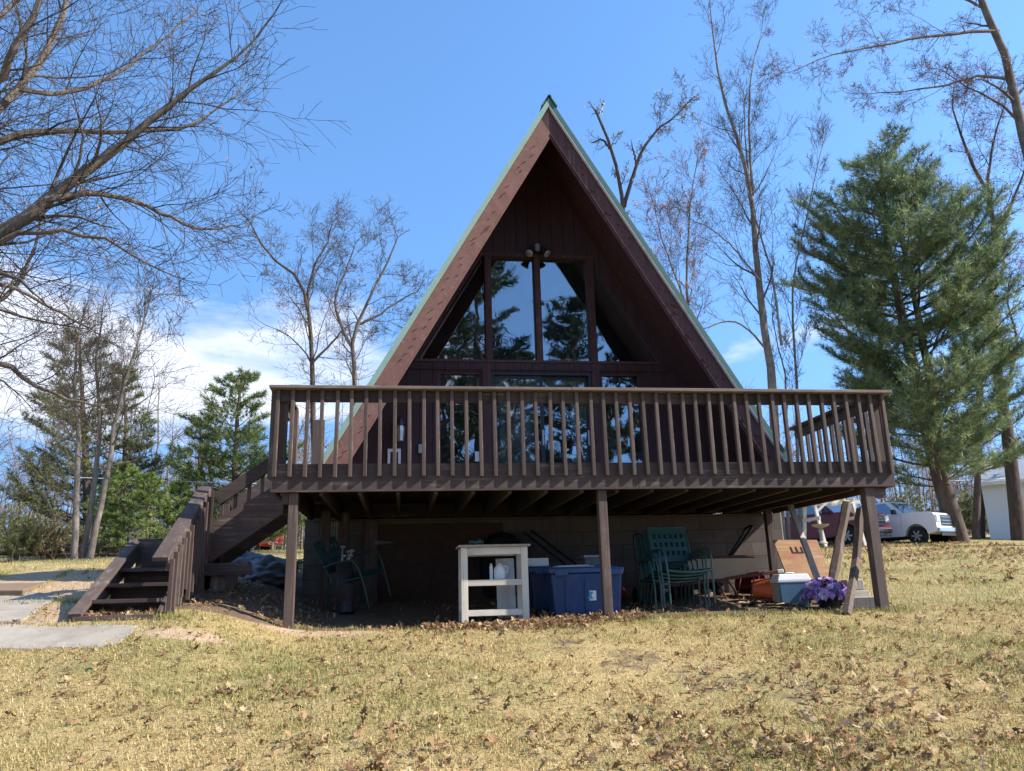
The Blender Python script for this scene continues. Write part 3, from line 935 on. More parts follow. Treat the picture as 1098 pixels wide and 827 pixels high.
zg = G(0, .8)
tote('long blue plastic storage tote with a square sticker on its front, beside the deck post', -.50, .37, .60, 1.05, zg - .01, -.90, True)
tote('second blue plastic tote pushed back behind the stickered one', -.66, .30, 1.14, 1.62, G(-.2, 1.4) - .01, -.87, False)
z0 = -.795
tag(MB().box(-.68, -.40, 1.22, 1.42, z0, z0 + .10).build('white_box', M['white_plastic'], bevel=.01), 'low white box at the left end of the blue tote lids', 'box')
b = MB(); b.bar((-.42, .84, -.822), (.06, .78, -.822), .16, .012); b.bar((-.36, .9, -.81), (.02, .84, -.805), .10, .01)
tag(b.build('flat_board', M['white_wood_x']), 'flat pale board lying on the lid of the stickered blue tote', 'board')
b = thing('toolbox', 'small grey lidded box at the right end of the blue tote lids', 'box', (.17, 1.30, z0))
MB().box(.06, .28, 1.22, 1.40, z0, z0 + .09).build('box_body', M['tarp'], b, bevel=.01)
MB().box(.05, .29, 1.21, 1.41, z0 + .091, z0 + .125).build('box_lid', M['steel'], b, bevel=.01)
tag(MB().blob((.72, 2.3, G(.7, 2.3) + .12), (.16, .13, .14), 7, 3, .12).build('red_ball', M['red_paint'], sm=True), 'dull red ball in the shade between the totes and the green chairs', 'ball')


# ---- green chairs
def make_chair():
    t = thing('patio_chair', '', 'chair')
    w = .28
    for s in (-1, 1):
        b = MB()
        b.tube([(s * w, -.27, 0), (s * w, -.265, .30), (s * (w + .01), -.25, .50), (s * (w + .02), -.22, .60), (s * (w + .02), -.14, .635), (s * (w + .02), .10, .63), (s * (w - .01), .25, .60)], .0125, 8)
        b.build('arm', M['green_frame'], t, world=False, sm=True)
        b = MB(); b.tube([(s * w, .33, 0), (s * (w - .01), .27, .25), (s * (w - .02), .215, .42)], .0125, 8)
        b.build('leg', M['green_frame'], t, world=False, sm=True)
        b = MB(); b.tube([(s * (w - .02), .18, .38), (s * (w - .025), .26, .62), (s * (w - .03), .35, .92)], .0125, 8); b.build('back_post', M['green_frame'], t, world=False, sm=True)
    b = MB(); b.tube([(-w, -.25, .385), (-.15, -.275, .365), (0, -.285, .358), (.15, -.275, .365), (w, -.25, .385)], .016, 8)
    b.tube([(-w, -.25, .39), (-w + .01, .2, .385)], .0125, 8); b.tube([(w, -.25, .39), (w - .01, .2, .385)], .0125, 8)
    b.tube([(-w, .2, .385), (w, .2, .385)], .0125, 8)
    b.build('seat_frame', M['green_frame'], t, world=False, sm=True)

    def weave(nx, nz, f, gap, mat, nm):
        """sheet of broad straps leaving small square holes"""
        b = MB(); th = .004
        us = np.linspace(0, 1, nx + 1); vs = np.linspace(0, 1, nz + 1)
        gx = gap / nx / 2; gy = gap / nz / 2
        def strip(u0, u1, v0, v1, off):
            n = 4; q = []
            P = [f(u0 + (u1 - u0) * i, v0 + (v1 - v0) * j) for i, j in ((0, 0), (1, 0), (1, 1), (0, 1))]
            q = [Vector(p) + Vector(off) for p in P]
            nn = (q[1] - q[0]).cross(q[3] - q[0]).normalized() * th
            b.add([*q, *[p + nn for p in q]], [(3, 2, 1, 0), (4, 5, 6, 7), (0, 1, 5, 4), (1, 2, 6, 5), (2, 3, 7, 6), (3, 0, 4, 7)])
        for i in range(nx):       # upright straps
            strip(us[i] + gx if i else 0, us[i + 1] - gx if i < nx - 1 else 1, 0, 1, (0, 0, 0))
        for j in range(nz):
            strip(0, 1, vs[j] + gy if j else 0, vs[j + 1] - gy if j < nz - 1 else 1, (0, -.005, .0))
        b.build(nm, mat, t, world=False)
    weave(7, 4, lambda u, v: (-.255 + .51 * u, .235 + .115 * v, .50 + .42 * v), .52, M['teal'], 'backrest')
    weave(8, 5, lambda u, v: (-.265 + .53 * u, -.26 + .45 * v, .375 + .008 * v - .03 * math.sin(math.pi * v)), .3, M['teal'], 'seat')
    b = MB(); b.tube([(-.25, .352, .925), (.25, .352, .925)], .013, 8); b.build('top_bar', M['green_frame'], t, world=False, sm=True)
    return t


gch = 'green stacking patio chairs'
proto = make_chair()
cx, cy = 1.12, .62
labs = ['bottom chair of the stack of green strap patio chairs, legs on the dirt', 'second chair from the bottom in the stack of green patio chairs',
        'third chair from the bottom in the stack of green patio chairs', 'topmost chair of the stack of green patio chairs, seat and holed back showing']
for i in range(4):
    o = proto if i == 0 else copy_tree(proto)
    o.location = (cx - .035 * (3 - i) + (.012 if i % 2 else 0), cy + .05 * (3 - i) + .12, G(cx, cy) + .036 * i - .02)
    o.rotation_euler = (0, 0, R(3 + 1.5 * (i % 2)))
    tag(o, labs[i], 'chair', gch)
lone = copy_tree(proto)
lone.location = (-2.72, 2.05, G(-2.72, 2.05) + .06)
lone.rotation_euler = (R(-8), R(-14), R(62))
tag(lone, 'lone green patio chair tipped against clutter by the cellar door', 'chair', gch)

# ---- black hand truck frame behind the chair stack
ht = thing('hand_truck', 'black tubular hand truck standing behind the green chair stack', 'hand truck', (1.02, 1.55, G(1, 1.55)))
zb = G(1, 1.55)
b = MB(); b.tube([(.83, 1.45, zb + .06), (.82, 1.60, -.50), (.835, 1.61, -.42), (.87, 1.615, -.40), (1.19, 1.615, -.40), (1.22, 1.61, -.42), (1.235, 1.60, -.50), (1.22, 1.45, zb + .06)], .014, 8)
b.build('frame', M['black_metal'], ht, sm=True)
for z in (-.6, -.85, -1.1): MB().tube([(.84, 1.57 + (z + .6) * .17, z), (1.21, 1.57 + (z + .6) * .17, z)], .010, 6).build('cross_bar', M['black_metal'], ht)
MB().box(.80, 1.25, 1.27, 1.46, zb + .03, zb + .045).build('toe_plate', M['black_metal'], ht)
for x in (.78, 1.275):
    MB().lathe([(.10, -.02), (.115, 0), (.10, .02)], (x, 1.52, zb + .112), 16, 'x').build('wheel', M['tyre'], ht, sm=True)

# ---- wheelbarrow full of boards
wz = G(2.0, 1.75)
wb = thing('wheelbarrow', 'pale steel wheelbarrow with reddish wooden handles, parked behind the green chairs', 'wheelbarrow', (2.0, 1.75, wz))
b = MB(); v = []
prof = [(-.46, .72, .62, .31), (-.26, .36, .40, .20)]
for (xa, xb, zz, hy) in ((1.62, 2.26, -1.0, .19), (1.42, 2.50, -.76, .31)):
    v += [(xa, 1.75 - hy, zz), (xb, 1.75 - hy, zz), (xb, 1.75 + hy, zz), (xa, 1.75 + hy, zz)]
tk = .012
vi = [(p[0] + (tk if p[0] < 1.9 else -tk), p[1] + (tk if p[1] < 1.75 else -tk), p[2] + (.012 if p[2] < -.9 else 0)) for p in v]
b.add(v + vi, [(3, 2, 1, 0), (0, 1, 5, 4), (1, 2, 6, 5), (2, 3, 7, 6), (3, 0, 4, 7), (8, 9, 10, 11), (12, 13, 9, 8), (13, 14, 10, 9), (14, 15, 11, 10), (15, 12, 8, 11), (4, 5, 13, 12), (5, 6, 14, 13), (6, 7, 15, 14), (7, 4, 12, 15)])
b.build('tray', M['cream'], wb)
b = MB(); b.tube([(1.42, 1.44, -.755), (2.50, 1.44, -.755), (2.50, 2.06, -.755), (1.42, 2.06, -.755), (1.42, 1.44, -.755)], .012, 6); b.build('rim', M['cream'], wb)
hw = wood('red_handle', (.20, .075, .05), 'x', .25)
for s in (-1, 1):
    b = MB(); b.bar((1.22, 1.75 + s * .05, wz + .20), (2.72, 1.75 + s * .29, -.93), .035, .045); h = b.build('handle', hw, wb, bevel=.006)
    e = MB(); e.bar((2.72, 1.75 + s * .29, -.93), (2.80, 1.75 + s * .302, -.918), .04, .05); e.build('grip', M['white_plastic'], h, bevel=.008)
    b = MB(); b.tube([(2.05, 1.75 + s * .20, -1.01), (2.20, 1.75 + s * .22, wz + .01), (2.34, 1.75 + s * .22, wz + .01), (2.42, 1.75 + s * .22, -1.0)], .013, 6); b.build('leg', hw, wb)
w_ = MB().lathe([(.10, -.045), (.17, -.045), (.19, -.02), (.19, .02), (.17, .045), (.10, .045)], (1.24, 1.75, wz + .19), 18, 'y').build('wheel', M['tyre'], wb, sm=True)
MB().lathe([(.03, -.06), (.095, -.03), (.095, .03), (.03, .06)], (1.24, 1.75, wz + .19), 14, 'y').build('hub', M['steel'], w_)
gbd = random.Random(2)
for k in range(6):
    xx = 1.55 + gbd.uniform(-.05, .1); yy = 1.56 + .065 * k; zz = -.735 + .012 * (k % 3)
    b = MB(); b.bar((xx, yy, zz), (2.38 + gbd.uniform(-.1, .06), yy + gbd.uniform(-.05, .05), zz + gbd.uniform(0, .03)), .06, .02)
    tag(b.build('wood_board', hw, bevel=.003), 'short reddish board lying in the pile across the wheelbarrow tray', 'board', 'boards piled on the wheelbarrow')

# ---- mower behind with its folded black handle
mz = G(2.1, 2.5)
mw = thing('lawn_mower', 'dark push mower by the block wall with a slanting black double handle', 'mower', (2.1, 2.45, mz))
b = MB(); b.box(1.70, 2.20, 2.25, 2.70, mz + .09, mz + .25); b.box(1.85, 2.08, 2.36, 2.60, mz + .251, mz + .42); b.build('body', M['black_metal'], mw, bevel=.03)
for x in (1.72, 2.18):
    for y in (2.215, 2.735):
        MB().lathe([(.08, -.02), (.10, 0), (.08, .02)], (x, y, mz + .10), 14, 'y').build('wheel', M['tyre'], mw, sm=True)
b = MB(); b.tube([(2.2, 2.3, mz + .26), (2.76, 2.30, -.36), (2.84, 2.32, -.27), (2.87, 2.45, -.25), (2.85, 2.60, -.28), (2.81, 2.62, -.37), (2.34, 2.66, mz + .26)], .02, 8)
b.build('handle', M['black_metal'], mw, sm=True)

# ---- black barrow stood on its nose against the wall
bz = G(-.9, 2.6)
bw = thing('upturned_barrow', 'black wheelbarrow tub stood upright against the wall behind the white cart, handles slanting down', 'wheelbarrow', (-.75, 2.6, bz))
b = MB(); pr = [(-.30, 0), (.30, 0), (.34, .40), (.30, .68), (.18, .83), (0, .88), (-.18, .83), (-.30, .68), (-.34, .40)]
b.prism([(x - .78, z + bz + .05) for x, z in pr], (0, 2.62, 0), (1, 0, 0), (0, 0, 1), (0, .26, .06)); b.build('tub', M['soot'], bw, bevel=.06, seg=3)
for a, c in (((-.50, 2.60, -.27), (.02, 1.9, -.82)), ((-.38, 2.62, -.25), (.16, 1.95, -.80))):
    MB().tube([a, c], .018, 8).build('handle', M['black_metal'], bw, sm=True)
MB().lathe([(.08, -.03), (.15, -.03), (.16, 0), (.15, .03), (.08, .03)], (-.80, 2.50, bz + .16), 16, 'y').build('wheel', M['tyre'], bw, sm=True)


# ---- buckets
def bucket(label, loc, rot, mat):
    t = thing('bucket', label, 'bucket', loc, rot)
    MB().lathe([(.115, 0), (.120, .02), (.145, .34), (.152, .345), (.152, .37), (.138, .372), (.134, .34), (.108, .025)], (0, 0, 0), 22).build('pail', mat, t, world=False, sm=True)
    b = MB()
    for z in (.30, .255): b.lathe([(.148, z), (.153, z + .004), (.153, z + .012), (.149, z + .016)], (0, 0, 0), 22)
    b.build('rim_ring', mat, t, world=False, sm=True)
    b = MB(); b.tube([(.15 * math.cos(a), .15 * math.sin(a) * .4 - .13, .33 + .0 * a) for a in np.linspace(0, math.pi, 9)], .004, 5); b.build('bail', M['steel'], t, world=False)
    return t


p = at(808, 636, 1.25)
bucket('bright orange plastic bucket lying on its side next to the cooler', (2.42, 1.62, G(2.42, 1.62) + .148), (R(90), 0, R(66)), M['orange'])
bucket('dull red bucket on its side deeper in the shade behind the orange one', (2.55, 2.35, G(2.55, 2.35) + .15), (R(90), 0, R(40)), M['maroon_paint'])

# ---- cooler
cz = G(2.45, .95); xc, yc = 2.63, .95
cl = thing('cooler', 'small blue and white picnic cooler with a recessed lid handle beside the purple flowers', 'cooler', (xc, yc, cz), (0, 0, R(-7)))
b = MB(); hx, hy = .20, .14; v = []
for k, z in ((.93, -.02), (1.0, .27)): v += [(-hx * k, -hy * k, z), (hx * k, -hy * k, z), (hx * k, hy * k, z), (-hx * k, hy * k, z)]
b.add(v, [(3, 2, 1, 0), (4, 5, 6, 7), (0, 1, 5, 4), (1, 2, 6, 5), (2, 3, 7, 6), (3, 0, 4, 7)]); b.build('body', M['cooler_blue'], cl, bevel=.02, world=False, seg=3)
b = MB()
for s in (-1,): b.box(s * hx * 1.0 - .006, s * hx * 1.0 - .001, -hy * .86, hy * .86, .02, .262)
b.build('side_panel', M['cream'], cl, world=False)
b = MB(); v = []
for k, z in ((1.05, .271), (1.05, .305), (.90, .375)): v += [(-hx * k, -hy * k, z), (hx * k, -hy * k, z), (hx * k, hy * k, z), (-hx * k, hy * k, z)]
b.add(v, [(3, 2, 1, 0), (8, 9, 10, 11)] + [(a, (a + 1) % 4, 4 + (a + 1) % 4, 4 + a) for a in range(4)] + [(4 + a, 4 + (a + 1) % 4, 8 + (a + 1) % 4, 8 + a) for a in range(4)])
ldc = b.build('lid', M['cooler_white'], cl, bevel=.012, world=False, seg=3)
MB().box(-.055, .055, -.05, .05, .374, .379).build('handle_recess', M['dark_plastic'], ldc, world=False)
MB().tube([(-.055, 0, .376), (-.04, 0, .386), (.04, 0, .386), (.055, 0, .376)], .012, 8).build('handle', M['cooler_white'], ldc, world=False, sm=True)
MB().box(-.05, .05, -.1365, -.132, .318, .333).build('badge', M['cooler_blue'], ldc, world=False)

# ---- purple artificial flowers in a dark pot
fx, fy = 2.80, .46; fz = G(fx, fy)
fl_ = thing('flower_pot', 'big bunch of purple flowers spilling from a low dark pot at the deck edge', 'flowers', (fx, fy, fz))
MB().lathe([(.11, -.02), (.15, .12), (.165, .13), (.165, .15), (.13, .15)], (fx + .05, fy, fz), 16).build('pot', M['dark_plastic'], fl_, sm=True)


def flower_mesh():
    V = []; F = []; C = []; g = random.Random(4)
    for k in range(150):
        th = g.uniform(0, 2 * math.pi); ph = math.acos(g.uniform(-.15, 1))
        rr = g.uniform(.82, 1.05)
        c = Vector((fx + .27 * rr * math.sin(ph) * math.cos(th), fy + .21 * rr * math.sin(ph) * math.sin(th), fz + .15 + .19 * rr * math.cos(ph)))
        n = Vector((math.sin(ph) * math.cos(th), math.sin(ph) * math.sin(th), math.cos(ph) + .2)).normalized()
        a = n.orthogonal().normalized(); b = n.cross(a)
        base = g.choice([(.44, .28, .60), (.34, .20, .52), (.58, .44, .70), (.24, .13, .38), (.68, .56, .74), (.50, .33, .62)])
        for ring, (L, lift) in enumerate(((.052, .2), (.036, .7))):
            for q in range(7):
                t = 2 * math.pi * (q + .5 * ring) / 7 + g.uniform(-.2, .2)
                d = (a * math.cos(t) + b * math.sin(t)); sd = n.cross(d)
                l = L * g.uniform(.8, 1.2); w = l * .34
                tip = c + d * l + n * l * lift; md = c + d * l * .6 + n * l * lift * .75
                i = len(V); V += [c, md - sd * w, tip, md + sd * w]; F.append((i, i + 1, i + 2, i + 3))
                k2 = g.uniform(.8, 1.2); C += [tuple(x * k2 for x in base)] * 4
        i = len(V)
        for q in range(4):
            t = math.pi / 2 * q; V.append(c + (a * math.cos(t) + b * math.sin(t)) * .008 + n * .016); C.append((.75, .62, .22))
        F.append((i, i + 1, i + 2, i + 3))
    return V, F, C


V, F, Cc = flower_mesh()
mesh_np('blossoms', V, np.array(F), M['petal'], fl_, col=np.array(Cc))
V = []; F = []; Cc = []; g = random.Random(9)
for k in range(260):
    th = g.uniform(0, 6.28); ph = math.acos(g.uniform(-.35, 1)); rr = g.uniform(.6, 1.0)
    c = Vector((fx + .26 * rr * math.sin(ph) * math.cos(th), fy + .20 * rr * math.sin(ph) * math.sin(th), max(fz + .02, fz + .14 + .17 * rr * math.cos(ph))))
    d = Vector((g.gauss(0, 1), g.gauss(0, 1), g.gauss(0, .6))).normalized(); sd = d.cross(Vector((0, 0, 1))).normalized()
    l = g.uniform(.04, .08); i = len(V)
    V += [c, c + d * l * .5 + sd * l * .22, c + d * l, c + d * l * .5 - sd * l * .22]; F.append((i, i + 1, i + 2, i + 3)); Cc += [(.07 * g.uniform(.6, 1.5), .10, .045)] * 4
mesh_np('foliage', V, np.array(F), M['needles'], fl_, col=np.array(Cc))

# ---- plywood sheet with slots, leaning brace, timbers and blocks
A = Vector(at(829, 579, 1.9)); B_ = Vector(at(876, 579, 1.9)); Cq = Vector(at(899, 638, 1.45)); D_ = Vector(at(853, 640, 1.45))
nn = (B_ - A).cross(D_ - A).normalized()
if nn.y > 0: nn = -nn
ps = thing('plywood_sheet', 'leaning worn plywood sheet with red paint and three dark slots like a letter E', 'plywood', tuple((Cq + D_) / 2))
t_ = -nn * .015
MB().add([A, B_, Cq, D_, A + t_, B_ + t_, Cq + t_, D_ + t_], [(0, 1, 2, 3), (7, 6, 5, 4), (0, 4, 5, 1), (1, 5, 6, 2), (2, 6, 7, 3), (3, 7, 4, 0)]).build('sheet', M['ply'], ps)
b = MB(); ex = (B_ - A).normalized(); ez = (D_ - A).normalized()
o = A + ex * .20 + ez * .12 + nn * .003
def slot(u0, u1, v0, v1):
    q = [o + ex * a + ez * c for a, c in ((u0, v0), (u1, v0), (u1, v1), (u0, v1))]
    b.add(q + [p + nn * .004 for p in q], [(0, 1, 2, 3), (7, 6, 5, 4), (0, 4, 5, 1), (1, 5, 6, 2), (2, 6, 7, 3), (3, 7, 4, 0)])
slot(0, .175, .085, .105)
for u in (0, .075, .152): slot(u, u + .023, 0, .084)
b.build('slots', M['soot'], ps)
b = MB(); p0 = Vector(at(846, 533, 1.7)); p0.z = min(p0.z, -.01); p1 = Vector(gpt(889, 652)); b.bar(p0, p1 - Vector((0, 0, .04)), .085, .035, (0, 1, .3))
tag(b.build('brace_plank', M['grey_plank'], bevel=.003), 'grey plank slanting from the deck underside down past the plywood sheet', 'plank')


def timber(label, pts, w, seed):
    g = random.Random(seed); b = MB(); P = [Vector(p) for p in pts]; n = 9; pp = []; rr = []
    for i in range(n):
        t = i / (n - 1) * (len(P) - 1); k = min(int(t), len(P) - 2); q = P[k].lerp(P[k + 1], t - k)
        pp.append(q + Vector((g.uniform(-.006, .006), g.uniform(-.006, .006), 0))); rr.append(w * g.uniform(.92, 1.08))
    b.tube(pp, rr, 5)
    return tag(b.build('rough_timber', M['weathered'], bevel=.004), label, 'timber', 'rough timbers leaning by the right deck post')


timber('straight rough timber leaning left, behind the purple flowers', [at(908, 540, 1.05), gpt(886, 652)], .062, 1)
timber('bowed dark timber standing closest to the right deck post', [at(922, 546, .42), at(918, 600, .36), gpt(908, 660)], .055, 2)


def block(name, label, c, sx, sy, sz, rz, mat, cat='wood block'):
    b = MB().box(-sx / 2, sx / 2, -sy / 2, sy / 2, -.03, sz); o_ = b.build(name, mat, bevel=.01)
    o_.location = (c[0], c[1], G(c[0], c[1])); o_.rotation_euler = (0, 0, R(rz)); return tag(o_, label, cat)


block('wood_block', 'squat grey wood block between the two leaning timbers', (3.10, .95), .22, .17, .24, 12, M['weathered'])
block('beam_offcut', 'pale beam offcut lying at the foot of the right deck post', (3.24, .36), .46, .14, .13, -14, M['grey_plank'])
block('stacked_stone', 'lowest flat pale block behind the right deck post', (3.42, .85), .26, .22, .16, 8, M['concrete'], 'block')
for k, (c, s, z) in enumerate((((3.42, .88), (.22, .18, .13), .162), ((3.36, 1.12), (.18, .15, .16), .0))):
    b = MB().box(-s[0] / 2, s[0] / 2, -s[1] / 2, s[1] / 2, 0, s[2]); o_ = b.build('stacked_stone', M['grey_plank'], bevel=.012)
    o_.location = (c[0], c[1], G(c[0], c[1]) + z - .0); o_.rotation_euler = (0, 0, R(-6 + 20 * k))
    tag(o_, ['pale block resting on top of another behind the right deck post', 'rearmost pale block beside the right deck post'][k], 'block')
# flattened cardboard
g = random.Random(12)
for k, (px, py, s, r) in enumerate(((812, 648, (.5, .30), 10), (838, 652, (.45, .2), -14), (826, 644, (.3, .2), 30))):
    p = gpt(px, py); b = MB(); n = 6; v = []; f = []
    for i in range(n):
        for j in range(3):
            x = -s[0] / 2 + s[0] * i / (n - 1); y = -s[1] / 2 + s[1] * j / 2
            v.append((x, y, .012 + .018 * k + .03 * abs(math.sin(i * 1.3 + k)) * (j != 1)))
    m_ = n * 3
    v += [(a, b_, c - .008) for a, b_, c in v]
    for i in range(n - 1):
        for j in range(2):
            q = (i * 3 + j, (i + 1) * 3 + j, (i + 1) * 3 + j + 1, i * 3 + j + 1); f += [q, tuple(x + m_ for x in q[::-1])]
    b.add(v, f); o_ = b.build('cardboard_sheet', M['cardboard']); o_.location = p; o_.rotation_euler = (0, 0, R(r))
    tag(o_, ['largest flattened cardboard sheet on the dirt left of the cooler', 'crumpled cardboard strip in front of the cooler', 'small torn cardboard scrap on top of the flattened sheets'][k], 'cardboard')

# ---- clutter on the left below the deck
bag = thing('golf_bag', 'tall dark bag with pale tipped shafts sticking out, leaning by the cellar door', 'golf bag', (-2.92, 1.75, G(-2.92, 1.75)))
zb = G(-2.92, 1.75)
MB().tube([(-2.90, 1.75, zb), (-2.93, 1.85, zb + .35), (-2.96, 1.95, zb + .62)], [.10, .115, .105], 12).build('bag_body', M['dark_plastic'], bag, sm=True)
MB().tube([(-2.90, 1.75, zb + .02), (-2.915, 1.80, zb + .06), (-2.917, 1.81, zb + .36)], [.06, .12, .12], 12).build('pocket', M['joist_wood'], bag, sm=True)
for k in range(5):
    a = k * 1.26; q = Vector((-2.96 + .05 * math.cos(a), 1.95 + .05 * math.sin(a), zb + .60)); e = q + Vector((.03 * math.cos(a) + .02 * k, .04 * math.sin(a) + .02, .12 + .06 * (k % 3)))
    b = MB(); b.tube([q, e], .007, 6); h = b.build('shaft', M['steel'], bag)
    b = MB(); b.blob(e, (.035, .03, .022), k, 2, .1); b.build('club_head', M['steel'], h, sm=True)
lv = thing('louvre_panel', 'narrow pale slatted panel hanging by the posts at the left below the deck', 'panel', (-3.16, 2.62, -.6))
b = MB()
for k in range(4): b.box(-3.23 + .035 * k, -3.21 + .035 * k, 2.60, 2.62, -.42, -.08)
b.build('slat', M['grey_plank'], lv)
b = MB(); b.box(-3.24, -3.09, 2.621, 2.635, -.40, -.37); b.box(-3.24, -3.09, 2.621, 2.635, -.14, -.11); b.build('rail', M['grey_plank'], lv)
gt = thing('metal_gate', 'thin black metal gate frame standing beyond the stairs left of the cabin', 'gate', (-4.0, 5.2, G(-4, 5.2)))
zb = G(-4, 5.2)
b = MB()
for x in (-4.75, -3.72): b.box(x - .02, x + .02, 5.18, 5.22, zb - .1, zb + 1.25)
b.build('post', M['black_metal'], gt)
b = MB(); b.box(-4.73, -3.74, 5.185, 5.215, zb + 1.10, zb + 1.14); b.box(-4.73, -3.74, 5.185, 5.215, zb + .2, zb + .23); b.build('rail', M['black_metal'], gt)
# tarped piles
for k, (x, y, r, s) in enumerate(((-4.08, 3.2, (.34, .42, .25), 3), (-4.62, 4.2, (.36, .42, .26), 8))):
    z = G(x, y); b = MB().blob((x, y, z + .10), r, s, 5, .13, 6.0, zmin=z - .05)
    tag(b.build('tarp_bundle', M['tarp'], sm=True), ['rounded blue grey tarp bundle nearest the left deck post', 'blue grey tarp bundle farther back beneath the upper stairs'][k], 'tarp')
z = G(-4.3, 4.6); b = MB()
gq = random.Random(5)
for k in range(160):
    c = Vector((-4.75 + gq.gauss(0, .42), 4.85 + gq.gauss(0, .3), z + abs(gq.gauss(0, .06)) + .10)); d = Vector((gq.gauss(0, 1), gq.gauss(0, 1), gq.gauss(0, .15))).normalized() * gq.uniform(.1, .35)
    b.bar(c - d, c + d, .015, .015)
tag(b.build('brush_pile', M['brush']), 'tangled pile of dark dead brush behind the tarp bundles', 'brush pile')


# ================================================================== VEHICLES
def pickup(name, label, paint, loc, yaw):
    t = thing('pickup_truck', label, 'pickup', loc, (0, 0, yaw))
    W = .98
    def arc(cx, r, a0, a1, n=9): return [(cx + r * math.cos(a), .42 + r * math.sin(a)) for a in np.linspace(a0, a1, n)]
    prof = [(-2.9, .62), (-2.9, 1.42), (-.92, 1.43), (-.92, 1.36), (1.48, 1.36), (1.56, 1.44), (2.50, 1.40), (2.80, 1.33), (2.90, 1.16), (2.90, .55)]
    prof += [(2.48, .45)] + arc(1.98, .50, 0.06, math.pi - .06) + [(1.4, .42), (-1.2, .42)] + arc(-1.75, .50, .06, math.pi - .06) + [(-2.3, .5)]
    b = MB(); b.prism(prof, (0, -W, 0), (1, 0, 0), (0, 0, 1), (0, 2 * W, 0)); body = b.build('body', paint, t, bevel=.045, world=False, seg=3)
    # cab
    lo = [(-.9, -W + .03, 1.35), (1.52, -W + .03, 1.35), (1.52, W - .03, 1.35), (-.9, W - .03, 1.35)]
    hi = [(-.72, -.77, 2.02), (.74, -.77, 2.02), (.74, .77, 2.02), (-.72, .77, 2.02)]
    b = MB(); b.add(lo + hi, [(3, 2, 1, 0), (4, 5, 6, 7), (0, 1, 5, 4), (1, 2, 6, 5), (2, 3, 7, 6), (3, 0, 4, 7)]); cab = b.build('cab', paint, t, bevel=.05, world=False, seg=3)
    L = [Vector(p) for p in lo]; H = [Vector(p) for p in hi]
    def pane_on(a, bb, c, d, u0, u1, v0, v1, nm='window'):
        q = []
        for u, v in ((u0, v0), (u1, v0), (u1, v1), (u0, v1)):
            q.append(a.lerp(bb, u).lerp(d.lerp(c, u), v))
        n = (q[1] - q[0]).cross(q[3] - q[0]).normalized(); cen = Vector((0, 0, 1.5))
        if n.dot(q[0] - cen) < 0: n = -n
        m = MB(); m.add([p + n * .004 for p in q] + [p + n * .012 for p in q], [(3, 2, 1, 0), (4, 5, 6, 7), (0, 1, 5, 4), (1, 2, 6, 5), (2, 3, 7, 6), (3, 0, 4, 7)])
        m.build(nm, M['car_glass'], cab, world=False)
    for s in ((0, 1, 5, 4), (3, 2, 6, 7)):
        a, bb, c, d = L[s[0]], L[s[1]], H[s[2] - 4], H[s[3] - 4]
        pane_on(a, bb, c, d, .07, .42, .16, .88); pane_on(a, bb, c, d, .46, .88, .16, .88)
    pane_on(L[1], L[2], H[2], H[1], .06, .94, .12, .92, 'windshield'); pane_on(L[3], L[0], H[0], H[3], .1, .9, .3, .86)
    # grille, lights, bumpers
    MB().box(2.895, 2.915, -.60, .60, .78, 1.24).build('grille', M['dark_plastic'], t, world=False, bevel=.01)
    b = MB()
    for z in (.86, 1.0, 1.14): b.box(2.916, 2.928, -.57, .57, z, z + .022)
    b.build('grille_bar', M['chrome'], t, world=False)
    for s in (-1, 1):
        MB().box(2.80, 2.925, s * .62 if s > 0 else -.955, .955 if s > 0 else -.62, .92, 1.24).build('headlight', M['headlight'], t, world=False, bevel=.03)
        MB().box(-2.93, -2.80, s * .80 if s > 0 else -.985, .985 if s > 0 else -.80, .85, 1.28).build('tail_light', M['tail_light'], t, world=False, bevel=.02)
        m = MB(); m.box(1.08, 1.24, s * 1.02 if s > 0 else -1.24, 1.24 if s > 0 else -1.02, 1.40, 1.60); m.build('mirror', M['black_metal'], t, world=False, bevel=.03)
        for x in (.22, -.80): MB().box(x, x + .16, s * .982 if s > 0 else -1.0, 1.0 if s > 0 else -.982, 1.12, 1.155).build('handle', M['chrome'], t, world=False, bevel=.006)
        for x in (1.98, -1.75):
            ty = MB().lathe([(.26, -.13), (.38, -.13), (.41, -.09), (.41, .09), (.38, .13), (.26, .13)], (x, s * .86, .41), 26, 'y').build('wheel', M['tyre'], t, world=False, sm=True)
            r_ = MB(); r_.lathe([(.255, -.02), (.255, .02)], (x, s * .96, .41), 20, 'y')
            for k in range(6):
                a = k * math.pi / 3; r_.bar((x, s * .985, .41), (x + .23 * math.cos(a), s * .985, .41 + .23 * math.sin(a)), .07, .03, (0, 1, 0))
            r_.build('rim', M['steel'], ty, world=False)
    MB().box(2.78, 3.0, -.97, .97, .50, .72).build('bumper', M['chrome'], t, world=False, bevel=.05)
    MB().box(-3.0, -2.86, -.95, .95, .50, .68).build('bumper', M['chrome'], t, world=False, bevel=.04)
    MB().box(2.93, 2.98, -.8, .8, .36, .495).build('air_dam', M['dark_plastic'], t, world=False)
    MB().box(-2.80, -.98, -.84, .84, 1.426, 1.438).build('bed_cover', M['dark_plastic'], t, world=False)
    b = MB()
    for x in (.34, 1.36, -.88): b.box(x, x + .008, -W - .002, W + .002, .62, 1.33)
    b.build('door_gap', M['dark_plastic'], t, world=False)
    MB().box(-.95, 1.3, -1.02, 1.02, .36, .42).build('running_board', M['dark_plastic'], t, world=False)
    return t


